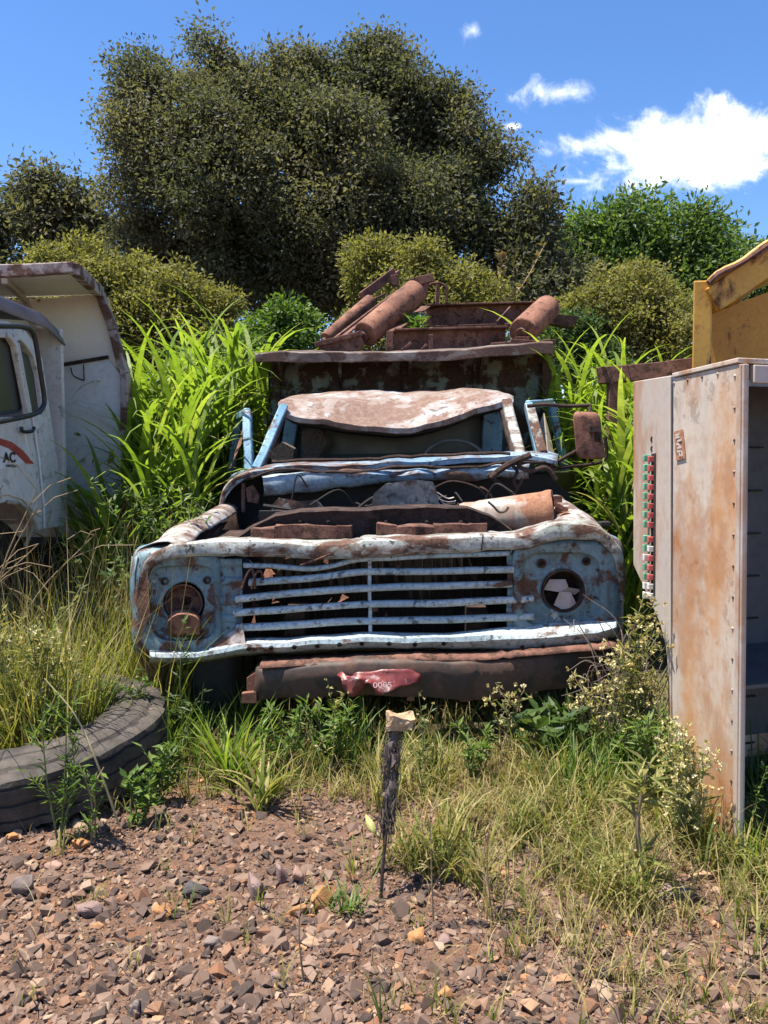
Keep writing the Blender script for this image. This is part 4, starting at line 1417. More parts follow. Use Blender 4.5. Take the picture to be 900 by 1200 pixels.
xs = axis_coords(-400, 400, -2.6, 2.6, .035)
ys = axis_coords(-60, 900, 1.2, 5.0, .035)
verts = np.array([(x, y, gz(x, y)) for y in ys for x in xs])
nx, ny = len(xs), len(ys)
ii, jj = np.meshgrid(np.arange(nx - 1), np.arange(ny - 1))
a = (jj * nx + ii).ravel()
faces = np.stack([a, a + 1, a + nx + 1, a + nx], 1)
m, nt, out = new_mat('stony_soil')
k = NT(nt)
vec = k.coords()
n1 = k.noise(vec, 3, 8, .6, .3)
n2 = k.noise(vec, 28, 8, .68)
n3 = k.noise(vec, 110, 5, .65)
n4 = k.noise(vec, .8, 4, .5)
soil = k.ramp(n2, [(.3, (.082, .046, .032)), (.5, (.18, .104, .070)), (.7, (.26, .168, .118))])
soil = k.mix(k.rng(n1, .52, .68), soil, (.24, .115, .06))
soil = k.mix(k.rng(n3, .5, .7, 0, .6), soil, (.09, .065, .055))
soil = k.mix(k.rng(n3, .62, .75, 0, .6), soil, (.33, .25, .21))
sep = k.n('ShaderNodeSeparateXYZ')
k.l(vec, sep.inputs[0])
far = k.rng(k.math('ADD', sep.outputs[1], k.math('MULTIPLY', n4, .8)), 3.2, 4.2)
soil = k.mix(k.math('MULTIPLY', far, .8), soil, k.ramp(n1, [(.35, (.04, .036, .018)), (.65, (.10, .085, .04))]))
k.bsdf(out, soil, .92, k.math('ADD', n2, k.math('MULTIPLY', n3, .7)), .9, .02, 0, .15)
g = np_obj('ground', verts, faces, m, smooth=True)
g['kind'] = 'structure'

# ------------------------------------------------------------------ stones
m, nt, out = new_mat('gravel_stone')
k = NT(nt)
vec = k.coords()
at_ = k.n('ShaderNodeAttribute', attribute_name='rnd')
col = k.ramp(at_.outputs['Fac'], [(0, (.05, .037, .031)), (.2, (.095, .063, .049)), (.5, (.165, .105, .076)), (.74, (.235, .158, .115)), (.87, (.20, .095, .05)), (.95, (.32, .235, .165)), (1, (.36, .17, .07))])
nz = k.noise(vec, 70, 6, .65)
col = k.mix(k.rng(nz, .4, .75, 0, .55), col, (.12, .075, .055))
k.bsdf(out, col, .85, nz, .35, .003, 0, .25)
gravel_mat = m
temps = []
for s_ in range(16):
    r = random.Random(s_)
    bm = rock_mesh(1, (r.uniform(.85, 1.35), r.uniform(.65, 1), r.uniform(.45, .9)), s_ + 10, 8 + (s_ % 4) * 2)
    bm.verts.ensure_lookup_table()
    bm.verts.index_update()
    temps.append((np.array([v.co[:] for v in bm.verts]), np.array([[v.index for v in f.verts] for f in bm.faces])))
    bm.free()


def gravel_density(x, y):
    d = 1.0
    if x > .35:
        d *= max(.35, 1 - (x - .35) * .8)
    lim = 2.75 + .15 * noise.noise(V((x * 2, 0, 7)))
    if y > lim:
        d *= max(0, 1 - (y - lim) / .45)
    return d * (0.55 + .65 * (noise.noise(V((x * 3.2, y * 3.2, 1))) + .5))


G = Geo()
placed = 0
P_, S_ = [], []
while placed < 21000:
    y = 1.62 + 1.6 * random.random() ** 1.25
    x = random.uniform(-.62, .62) * (y + .15)
    if random.random() > gravel_density(x, y):
        continue
    s_ = min(.034, max(.0032, random.lognormvariate(math.log(.0060), .68)))
    P_.append((x, y, gz(x, y) + s_ * .15))
    S_.append(s_)
    placed += 1
P_, S_ = np.array(P_), np.array(S_)
pick = rng.integers(0, 16, len(P_))
for t in range(16):
    idx = np.where(pick == t)[0]
    tv, tf = temps[t]
    n = len(idx)
    az = rng.uniform(0, 6.283, n)
    tl = rng.normal(0, .45, n)
    ca, sa, ct, st_ = np.cos(az), np.sin(az), np.cos(tl), np.sin(tl)
    x0, y0, z0 = tv[:, 0][None], tv[:, 1][None], tv[:, 2][None]
    y1 = y0 * ct[:, None] - z0 * st_[:, None]
    z1 = y0 * st_[:, None] + z0 * ct[:, None]
    x2 = x0 * ca[:, None] - y1 * sa[:, None]
    y2 = x0 * sa[:, None] + y1 * ca[:, None]
    vv = np.stack([x2, y2, z1], -1) * S_[idx][:, None, None] + P_[idx][:, None, :]
    ff = tf[None] + (np.arange(n) * len(tv))[:, None, None]
    G.add(vv.reshape(-1, 3), ff.reshape(-1, 3), np.repeat(rng.random(n), len(tf)))
go = G.obj('gravel', gravel_mat)
tag(go, 'loose purplish brown gravel and chips covering the bare ground', 'gravel', kind='stuff')

stone_cols = {'orange': (.40, .19, .075), 'grey': (.20, .155, .135), 'purple': (.23, .155, .135), 'pink': (.36, .22, .17), 'tan': (.38, .25, .15), 'dark': (.085, .075, .075)}
smats = {}
for n_, c_ in stone_cols.items():
    mm, nt, out = new_mat(n_ + '_stone')
    k = NT(nt)
    vec = k.coords()
    na, nb = k.noise(vec, 22, 7, .6), k.noise(vec, 130, 4, .6)
    cc = k.mix(k.rng(na, .35, .7), c_, tuple(v * .6 for v in c_))
    cc = k.mix(k.rng(na, .55, .75, 0, .5), cc, (.22, .12, .08))
    k.bsdf(out, cc, .85, k.math('ADD', na, nb), .5, .004, 0, .25)
    smats[n_] = mm


def stone(px, py, w, shape, colr, label, seed, rotz=0, name='stone'):
    p = on_ground(px, py)
    r = w / 930 * math.hypot(p.y, CAM_Z) / 2
    bm = rock_mesh(r, shape, seed, 15)
    bmesh.ops.bevel(bm, geom=bm.edges[:], offset=r * .06, segments=1, affect='EDGES')
    me = bpy.data.meshes.new(name)
    bm.to_mesh(me)
    bm.free()
    o = mesh_obj(name, me, smats[colr], None)
    o.location = (p.x, p.y, gz(p.x, p.y) + r * shape[2] * .45)
    o.rotation_euler = (random.uniform(-.3, .3), random.uniform(-.3, .3), rotz)
    tag(o, label, 'stone', 'larger stones among the gravel')


stone(374, 1064, 36, (.9, .6, 1.1), 'orange', 'upright orange stone beside a small grass tuft', 1)
stone(347, 1068, 26, (1, .7, .6), 'orange', 'flat orange stone touching the upright orange stone', 2)
stone(299, 1046, 44, (.45, .8, .8), 'purple', 'long grey-mauve slab stone leaning at the centre pile', 3, .5)
stone(329, 1030, 32, (.6, .6, 1.0), 'purple', 'steep purplish stone at the top of the centre pile', 4)
stone(350, 1036, 26, (.55, .6, 1.1), 'pink', 'pinkish stone behind the two orange stones', 5)
stone(190, 1071, 26, (1, .8, .8), 'orange', 'rounded orange stone alone amid the brown gravel', 6)
stone(229, 1046, 32, (1, .8, .7), 'dark', 'dark blackish stone between slab and rounded orange stone', 7)
stone(26, 1050, 34, (.8, .7, .9), 'grey', 'grey angular stone at the photo\'s left edge', 8, .4)
stone(93, 1001, 22, (1, .8, .8), 'orange', 'small orange stone in front of the old tyre', 9)
stone(63, 1020, 20, (1, .7, .7), 'pink', 'small reddish stone below the old tyre', 10)
stone(14, 992, 18, (1, .8, .8), 'orange', 'orange stone in the tyre\'s shadow by the photo edge', 11)
stone(248, 1108, 24, (.9, .8, .8), 'grey', 'squarish grey stone in the open gravel', 12)
stone(104, 1070, 32, (1.1, .8, .6), 'purple', 'broad mauve stone left of the rounded orange stone', 13)
stone(489, 1104, 26, (1, .8, .7), 'orange', 'orange stone at the edge of the dry weeds', 14)
stone(519, 1108, 20, (1, .8, .7), 'purple', 'purplish stone right beside an orange one near weeds', 15)
stone(522, 1166, 20, (1, .8, .8), 'orange', 'orange stone lowest in the photo near dry stems', 16)
stone(823, 1029, 28, (1.1, .8, .5), 'tan', 'flat tan stone near the cabinet foot', 17)
stone(770, 1057, 44, (1.2, .7, .7), 'purple', 'cracked purple-grey rock below the withered weed', 18)
stone(800, 1055, 34, (1, .7, .7), 'grey', 'grey rock right of the cracked purple rock', 19)
stone(855, 1192, 30, (1, .8, .7), 'pink', 'pinkish stone at the bottom right corner', 20)
stone(160, 1192, 26, (.7, .9, .8), 'grey', 'grey chip standing on edge at the photo bottom', 21, .6)
stone(321, 1150, 24, (.7, .9, .6), 'purple', 'small tilted mauve stone below the long slab', 22, .3)

# ------------------------------------------------------------------ vegetation materials
M['napier'] = leafmat('napier_leaf', [(0, (.08, .14, .02)), (.4, (.145, .22, .028)), (.75, (.21, .28, .042)), (.93, (.29, .34, .075)), (1, (.32, .28, .12))], .42, 1.8, .5, .28)
M['napier_dry'] = leafmat('napier_dry_leaf', [(0, (.16, .12, .06)), (1, (.34, .27, .15))], .25, 1.2, .7, .2)
M['grass'] = leafmat('short_grass', [(0, (.07, .105, .02)), (.25, (.14, .17, .035)), (.5, (.25, .235, .07)), (.75, (.36, .29, .12)), (1, (.40, .33, .17))], .35, 1.5, .6, .25)
M['straw'] = leafmat('dry_straw', [(0, (.16, .12, .055)), (.35, (.26, .21, .09)), (.7, (.38, .31, .16)), (1, (.30, .17, .09))], .2, 1.2, .7, .2)
M['meadow'] = leafmat('meadow_grass', [(0, (.10, .135, .025)), (.4, (.20, .22, .045)), (.7, (.31, .28, .085)), (1, (.40, .33, .16))], .35, 1.6, .6, .25)
M['weed'] = leafmat('weed_leaf', [(0, (.05, .10, .018)), (.5, (.10, .165, .03)), (1, (.17, .23, .05))], .35, 1.7, .5, .3)
M['weed_dark'] = leafmat('weed_leaf_dark', [(0, (.035, .07, .018)), (.5, (.065, .11, .03)), (1, (.12, .155, .05))], .3, 1.5, .5, .3)
M['weed_pale'] = leafmat('weed_leaf_pale', [(0, (.12, .14, .04)), (.5, (.23, .23, .075)), (1, (.37, .33, .13))], .35, 1.5, .6, .25)
M['flower'] = leafmat('flower_head', [(0, (.38, .31, .13)), (.5, (.52, .43, .19)), (1, (.62, .56, .36))], .2, 1.2, .8, .1)
M['stem'] = plain('weed_stem', (.13, .15, .05), .7, .35, 20)
M['stem_dry'] = plain('dry_stem', (.22, .155, .09), .85, .4, 25)
M['bark'] = plain('bark', (.075, .06, .05), .9, .4, 10, .2, 0, .6)
M['oak'] = leafmat('dark_glossy_leaf', [(0, (.038, .045, .030)), (.3, (.074, .080, .052)), (.6, (.122, .120, .080)), (.85, (.175, .152, .102)), (1, (.21, .185, .125))], .40, 1.6, .55, .15, clump=.55)
M['olive'] = leafmat('olive_bush_leaf', [(0, (.11, .11, .035)), (.5, (.20, .19, .065)), (.85, (.27, .245, .10)), (1, (.32, .28, .14))], .42, 1.5, .6, .15)
M['bright'] = leafmat('bright_tree_leaf', [(0, (.05, .09, .025)), (.5, (.105, .165, .042)), (1, (.165, .215, .07))], .42, 1.6, .5, .3)


def crown(ells, nclump, cr, nleaf, L, W, fill=.25, up=.25, droop=0.0, drop=.0):
    """leaf clumps through the outer volume of several ellipsoids [(centre, radii)]"""
    C = np.array([e[0] for e in ells], float)
    R = np.array([e[1] for e in ells], float)
    wts = (R[:, 0] * R[:, 2]) + (R[:, 0] * R[:, 1])
    pk = rng.choice(len(ells), nclump, p=wts / wts.sum())
    u = unit(rng.normal(size=(nclump, 3)))
    rad = np.where(rng.random(nclump) < fill, rng.uniform(.15, .7, nclump), rng.uniform(.74, 1.06, nclump))
    cc = C[pk] + u * R[pk] * rad[:, None]
    fs = 1.0 / (cr * 4.2)
    n1_ = np.array([noise.noise(V(p) * fs) for p in cc])
    n2_ = np.array([noise.noise(V(p) * fs * 2.1 + V((7, 3, 1))) for p in cc])
    cc = cc + u * R[pk] * (n1_ * .40 + n2_ * .16)[:, None]
    keep = (n1_ * .8 + n2_ * .6 > -.30) | (rad < .7)
    cc, u, pk = cc[keep], u[keep], pk[keep]
    if drop:
        cc = cc[rng.random(nclump) > drop]
        u = unit(cc - C.mean(0))
    n = len(cc)
    csz = cr * rng.uniform(.6, 1.35, n)
    ctone = rng.normal(0, .17, n)
    idx = np.repeat(np.arange(n), nleaf)
    off = rng.normal(size=(len(idx), 3)) * np.array([1, 1, .7])
    off = off / np.maximum(1, np.linalg.norm(off, axis=1) / 2.0)[:, None]
    P = cc[idx] + off * csz[idx][:, None] * .55
    D = unit(rng.normal(size=P.shape) * .8 + off * .6 + np.array([0, 0, -droop]))
    Nn = unit(rng.normal(size=P.shape) * .8 + np.array([0, 0, up]) + off * .25)
    Nn = unit(Nn - D * (Nn * D).sum(1)[:, None])
    s_ = rng.uniform(.6, 1.25, len(P))
    r = np.clip(rng.beta(2, 2.6, len(P)) + ctone[idx], 0, 1)
    return leaf_quads(P, D, Nn, L * s_, W * s_, r)


def limb(mb, p, q, r0, r1, bend=.15):
    p, q = V(p), V(q)
    n = 7
    pts = []
    for i in range(n + 1):
        t = i / n
        w = V((noise.noise(p * 3 + V((t * 2, 0, 0))), noise.noise(p * 3 + V((0, t * 2, 5))), 0)) * bend * math.sin(math.pi * t) * (q - p).length
        pts.append(p.lerp(q, t) + w)
    mb.tube(pts, [r0 + (r1 - r0) * i / n for i in range(n + 1)], 8)


def ragged(ells, n=3, sh=.86, sz=(.28, .5)):
    out_ = []
    for c, r in ells:
        out_.append((c, (r[0] * sh, r[1] * sh, r[2] * sh)))
        for i in range(n):
            u = V((random.gauss(0, 1), random.gauss(0, .8), random.gauss(.3, .8))).normalized()
            q = random.uniform(*sz)
            m_ = (r[0] + r[2]) / 2 * q
            out_.append((c + V((u.x * r[0], u.y * r[1], u.z * r[2])) * (1.02 - q * .45), (m_, m_, m_ * .9)))
    return out_


def tree(name, label, cat, base, ells, mat, nclump, cr, nleaf, L, W, trunk_r=.25, group=None, **kw):
    base = V(base)
    t = thing(name, label, cat, base, group)
    mb = MB()
    ells0 = ells
    if name != 'evergreen_tree':
        ells = ragged(ells)
    low = min(e[0][2] - e[1][2] for e in ells)
    fork = V((base.x, base.y, max(.4, low + .5)))
    limb(mb, base - V((0, 0, .1)), fork, trunk_r, trunk_r * .75, .05)
    for e in ells0:
        c = V(e[0])
        limb(mb, fork, c, trunk_r * .5, trunk_r * .12)
        for k_ in range(3):
            d = V((random.uniform(-1, 1), random.uniform(-1, 1), random.uniform(-.2, 1))).normalized()
            limb(mb, c, c + V((d.x * e[1][0], d.y * e[1][1], d.z * e[1][2])) * .85, trunk_r * .14, trunk_r * .03)
    part('trunk', mb, M['bark'], t, 40)
    v, f, r = crown(ells, nclump, cr, nleaf, L, W, **kw)
    np_obj('crown', v, f, mat, t, r)
    return t


def E(px, py, rx, ry, Y, ry_depth=None):
    c = at(px, py, Y)
    k_ = Y / 930
    return (c, (rx * k_, (ry_depth if ry_depth else (rx + ry) / 2 * k_), ry * k_))


# big dark tree
YT = 15.5
big = [E(205, 150, 70, 72, YT - .3), E(262, 128, 58, 60, YT + .2), E(350, 130, 60, 56, YT), E(435, 118, 58, 62, YT + .3), E(497, 150, 58, 62, YT), E(548, 185, 42, 48, YT - .4),
       E(178, 235, 66, 72, YT - .2), E(270, 235, 95, 95, YT - .8), E(390, 215, 100, 95, YT - .9), E(490, 245, 75, 72, YT - .9), E(165, 295, 58, 45, YT), E(300, 315, 110, 62, YT - .3), E(420, 305, 105, 65, YT - .3), E(540, 290, 62, 75, YT), E(252, 50, 12, 28, YT), E(430, 60, 16, 20, YT + .3), E(590, 165, 10, 16, YT)]
hub_ = V((at(350, 270, YT).x, YT, at(350, 270, YT).z))
big = [(hub_ + V(((c.x - hub_.x) * .95, c.y - hub_.y, (c.z - hub_.z) * .96)), (r[0] * .86, r[1] * .9, r[2] * .86)) for c, r in big]
big += [E(162, 108, 34, 38, YT), E(250, 66, 24, 36, YT), E(340, 86, 36, 26, YT), E(448, 76, 38, 30, YT + .2), E(572, 182, 30, 26, YT - .3), E(512, 128, 30, 30, YT)]
for i in range(34):
    c, r = big[i % 14]
    u = V((random.gauss(0, 1), random.gauss(0, .7), random.gauss(.15, 1))).normalized()
    big.append((c + V((u.x * r[0], u.y * r[1], u.z * r[2])) * .98, (r[0] * .36, r[0] * .36, r[2] * .34)))
tree('evergreen_tree', 'huge dark olive evergreen tree towering behind the wrecked truck', 'tree', (at(330, 400, YT).x, YT, 0), big, M['oak'], 4000, .33, 80, .092, .044, .38, group=None, fill=.12, droop=.3, up=.8)
YT2 = 17
tree('small_evergreen', 'smaller grey-green evergreen left of the huge dark tree', 'tree', (at(68, 400, YT2).x, YT2, 0), [E(70, 235, 40, 36, YT2), E(45, 262, 34, 34, YT2), E(95, 275, 36, 44, YT2), E(70, 310, 56, 46, YT2)], M['oak'], 430, .38, 46, .15, .06, .18, fill=.2, droop=.3, up=.4)
tree('small_evergreen', 'dark evergreen cut off by the photo\'s left edge', 'tree', (at(-30, 400, YT2).x, YT2 + .5, 0), [E(-10, 290, 28, 42, YT2), E(-45, 265, 45, 50, YT2), E(-30, 330, 50, 40, YT2)], M['oak'], 300, .38, 46, .15, .06, .18, fill=.2, droop=.3, up=.4)
tree('dark_side_tree', 'narrow dark tree at right end of the huge evergreen', 'tree', (at(620, 400, 14.5).x, 14.5, 0), [E(620, 255, 26, 36, 14.5), E(612, 300, 44, 48, 14.5), E(640, 320, 36, 44, 14.5), E(600, 345, 50, 40, 14.5), E(660, 350, 40, 30, 14.5)], M['oak'], 420, .34, 48, .14, .056, .16, fill=.2, droop=.3)
YB2 = 24
tree('bright_tree', 'bright green broad tree behind olive bush under the cloud', 'tree', (at(750, 400, YB2).x, YB2, 0), [E(700, 285, 38, 36, YB2), E(752, 268, 42, 34, YB2), E(812, 285, 40, 36, YB2), E(690, 320, 46, 40, YB2), E(760, 315, 60, 44, YB2), E(825, 325, 42, 40, YB2), E(740, 350, 80, 40, YB2)], M['bright'], 900, .55, 46, .20, .085, .3, fill=.25)
tree('bright_tree', 'small distant green treetop beside the yellow hopper', 'tree', (at(880, 400, 26).x, 26, 0), [E(878, 300, 16, 20, 26), E(895, 308, 18, 22, 26), E(872, 325, 26, 24, 26), E(915, 320, 30, 30, 26)], M['bright'], 240, .5, 40, .2, .08, .2)
# olive bushes
YO = 10.5
tree('olive_bush', 'yellowish olive bush behind the white tipper\'s bin', 'bush', (at(120, 500, YO).x, YO, 0), [E(95, 325, 48, 34, YO), E(140, 345, 55, 45, YO), E(60, 345, 50, 40, YO), E(120, 395, 90, 60, YO)], M['olive'], 900, .17, 60, .062, .03, .07, fill=.12, up=.9)
tree('olive_bush', 'low olive bush between tall grass and dark evergreen', 'bush', (at(215, 500, YO).x, YO + .6, 0), [E(195, 350, 42, 34, YO), E(235, 362, 45, 26, YO), E(215, 400, 75, 50, YO)], M['olive'], 520, .17, 60, .062, .03, .06, fill=.12, up=.9)
tree('olive_bush', 'pale olive bush right behind the rusted conveyor rollers', 'bush', (at(490, 500, 9.2).x, 9.2, 0), [E(430, 310, 26, 30, 9.2), E(470, 318, 48, 36, 9.2), E(520, 335, 44, 32, 9.2), E(490, 385, 90, 55, 9.2), E(560, 360, 40, 26, 9.2)], M['olive'], 800, .15, 60, .056, .027, .06, fill=.12, up=.9)
tree('olive_bush', 'round olive bush in front of the bright green tree', 'bush', (at(745, 500, 11).x, 11, 0), [E(742, 345, 50, 36, 11), E(700, 375, 36, 40, 11), E(780, 380, 38, 42, 11), E(740, 400, 90, 55, 11), E(690, 420, 50, 40, 11)], M['olive'], 900, .18, 60, .064, .03, .07, fill=.12, up=.9)
tree('green_shrub', 'small mid-green shrub between grass and conveyor, below dark tree', 'bush', (at(335, 500, 8.5).x, 8.5, 0), [E(330, 380, 34, 22, 8.5), E(352, 400, 40, 30, 8.5), E(310, 410, 44, 34, 8.5)], M['weed'], 260, .13, 50, .06, .03, .04, fill=.12, up=.9)
tree('green_shrub', 'small green shrub behind the conveyor\'s right roller', 'bush', (at(668, 500, 8.5).x, 8.5, 0), [E(665, 395, 30, 26, 8.5), E(690, 420, 36, 26, 8.5)], M['weed_dark'], 200, .13, 50, .06, .03, .04, fill=.12, up=.9)

# far undergrowth closing the view under the trees
ell = []
for i in range(46):
    x = -24 + i * 1.15
    ell.append(((x, 18.5 + 1.5 * noise.noise(V((i * .7, 0, 0))), 1.6), (1.3, 1.0, 2.9 + .8 * noise.noise(V((i * .9, 4, 0))))))
v, f, r = crown(ell, 3400, .5, 26, .28, .13, fill=.2)
o = np_obj('undergrowth', v, f, M['weed_dark'], rnd=r)
tag(o, 'dark green undergrowth filling the ground beneath the trees', 'undergrowth', kind='stuff')

# ------------------------------------------------------------------ tall napier grass
def napier(name, label, stalks, nl=(9, 13), topL=(.55, 1.0)):
    """stalks: (x, y, height); cane plus arching leaves"""
    G = Geo()
    for sx, sy, h in stalks:
        la, ll = random.uniform(0, 6.283), random.uniform(0, .16)
        lean = V((math.cos(la) * ll, math.sin(la) * ll, 1)).normalized()
        b = np.array([[sx, sy, 0]])
        for q in (0, 1.57):
            G.add(*blades(b, np.array([la]), np.array([ll * .8]), np.array([ll * 1.4]), np.array([h * .95]), np.array([.016]), 4, np.array([q]), rnd=np.array([.2])))
        n = random.randint(*nl)
        hs = np.sort(np.array([random.uniform(.18, 1.0) ** .75 for _ in range(n)])) * h * .92
        az0 = random.uniform(0, 6.283)
        az = az0 + np.arange(n) * 3.14 + rng.normal(0, .6, n)
        base = np.array([[sx + lean.x * z, sy + lean.y * z, z * lean.z] for z in hs])
        fr = hs / h
        L = rng.uniform(*topL, n) * (.75 + .25 * fr)
        th0 = rng.uniform(.12, .40, n) * (1.3 - .5 * fr)
        th1 = rng.uniform(1.5, 2.75, n)
        up = fr > .82
        th1 = np.where(up, rng.uniform(1.1, 2.5, n), th1)
        W = rng.uniform(.026, .048, n)
        r = np.where((rng.random(n) < .07) & (fr < .75), 1.0, np.clip(rng.beta(2.2, 2.2, n) * .75 + .25 * fr, 0, .96))
        G.add(*blades(base, az, th0, th1, L, W, 9, .5, 1.6, rnd=r, base_w=.5, azbend=rng.normal(0, .25, n)))
    o = G.obj(name, M['napier'])
    tag(o, label, 'tall grass', kind='stuff')


def stalks_in(n, pxlo, pxhi, Ylo, Yhi, top):
    out_ = []
    while len(out_) < n:
        Y = random.uniform(Ylo, Yhi)
        px = random.uniform(pxlo, pxhi)
        ty_ = top(px) + random.uniform(0, 95) ** 1.0
        p = at(px, ty_, Y)
        if p.z < .5:
            continue
        out_.append((p.x, Y, p.z * .97))
    return out_


def top_left(px):
    return np.interp(px, [70, 95, 130, 160, 190, 235, 280, 320, 350], [580, 540, 520, 465, 415, 398, 396, 400, 415])


def top_right(px):
    return np.interp(px, [590, 640, 680, 720, 760, 800], [470, 450, 425, 435, 450, 470])


napier('tall_grass', 'dense bright green cane grass left of the wrecked truck', stalks_in(165, 95, 318, 5.75, 6.8, top_left) + stalks_in(64, 110, 255, 5.2, 5.8, top_left) + stalks_in(44, 95, 215, 4.6, 5.2, lambda p: top_left(p) + 85))
napier('tall_grass', 'bright green cane grass right of the wrecked cab', stalks_in(125, 660, 775, 5.6, 7.0, top_right) + stalks_in(26, 725, 768, 4.7, 5.4, lambda p: top_right(p) + 40) + [(at(640, 470, 5.72).x, 5.72, 1.65), (at(652, 470, 5.6).x, 5.6, 1.7)])

# ------------------------------------------------------------------ ground grass
def scatter(n, dens, ylo, yhi, k=.62):
    P = []
    while len(P) < n:
        y = random.uniform(ylo, yhi)
        x = random.uniform(-k, k) * (y + .1)
        if random.random() < dens(x, y):
            P.append((x, y, gz(x, y) - .004))
    return np.array(P)


def gd(x, y):
    c = noise.noise(V((x * 2.1, y * 2.1, 11))) + .5 * noise.noise(V((x * 6, y * 6, 4)))
    edge = 2.72 - .10 * x if x < .1 else 2.72 - min(1, (x - .1) / .5) * .75
    d = (y - edge) / .35
    base = max(0.0, min(1.0, d)) * (.75 + .5 * c)
    if x > .25 and y > 1.6:
        base = max(base, .20 + .5 * c)
    if x > 1.0:
        base = max(base, .55 + .4 * c)
    base = max(base, .02)
    if x > .85 and y < 2.56:
        base *= .35
    if abs(x) < .75 and y > 3.5:
        base *= .25
    return base


def turf(n, dens, ylo, yhi, hl, w, mat, name, label, rfun, th1=(.4, 1.6), tuft=0, k=.62):
    P = scatter(n, dens, ylo, yhi, k)
    if tuft:
        P = np.repeat(P, tuft, 0)
        P[:, :2] += rng.normal(0, .012, (len(P), 2))
    n = len(P)
    L = rng.uniform(hl[0], hl[1], n) * rng.uniform(.6, 1.2, n)
    pa = blades(P, rng.uniform(0, 6.283, n), rng.uniform(0, .5, n), rng.uniform(*th1, n), L, rng.uniform(w * .6, w * 1.3, n), 4, .6, 1.5, rnd=rfun(P))
    G = Geo()
    G.add(*pa)
    o = G.obj(name, mat)
    tag(o, label, 'grass', kind='stuff')


turf(6800, gd, 1.65, 4.3, (.04, .14), .0045, M['grass'], 'grass', 'short green and straw-coloured grass growing over the soil', lambda P: np.clip(rng.beta(2, 2, len(P)) + np.array([noise.noise(V((p[0] * 2.5, p[1] * 2.5, 2))) for p in P]) * .5, 0, 1), tuft=6, k=.85)


def gd2(x, y):
    return gd(x, y) * (1.0 if x > 0 else .5)


turf(18000, gd2, 1.65, 4.2, (.06, .22), .0026, M['straw'], 'dry_grass', 'tangled dry straw lying among the short grass', lambda P: rng.random(len(P)), th1=(1.2, 2.4), k=.8)


def gd_under(x, y):
    c = noise.noise(V((x * 3.1, y * 3.1, 21)))
    d = 0
    if 3.02 < y < 3.55:
        d = .22 + c
    if x < -.55 and 3.0 < y < 4.4:
        d = .9 + .4 * c
    if x > .62 and 2.75 < y < 3.6:
        d = .9 + .5 * c
    return d


turf(900, gd_under, 2.7, 4.4, (.14, .34), .007, M['weed'], 'grass', 'taller green grass along the truck\'s bumper', lambda P: rng.random(len(P)), th1=(.3, 1.5), tuft=7)


def gd_left(x, y):
    if not (-2.6 < x < -.95 and 2.75 < y < 4.4):
        return 0
    if (x + 1.42) ** 2 + (y - 3.06) ** 2 < .56 ** 2 and not (x + 1.42) ** 2 + (y - 3.06) ** 2 < .29 ** 2:
        return 0
    return .7 + .5 * noise.noise(V((x * 3, y * 3, 5)))


turf(1500, gd_left, 2.8, 4.4, (.30, .72), .007, M['meadow'], 'meadow_grass', 'yellow-green waist-high meadow grass around the old tyre', lambda P: rng.beta(1.6, 1.6, len(P)), th1=(.2, 1.3), tuft=7, k=.8)
turf(800, gd_left, 2.95, 4.4, (.55, 1.15), .004, M['straw'], 'dry_grass', 'tall thin dry stalks rising between white tipper and wreck', lambda P: rng.random(len(P)), th1=(.15, 1.1), tuft=2, k=.8)


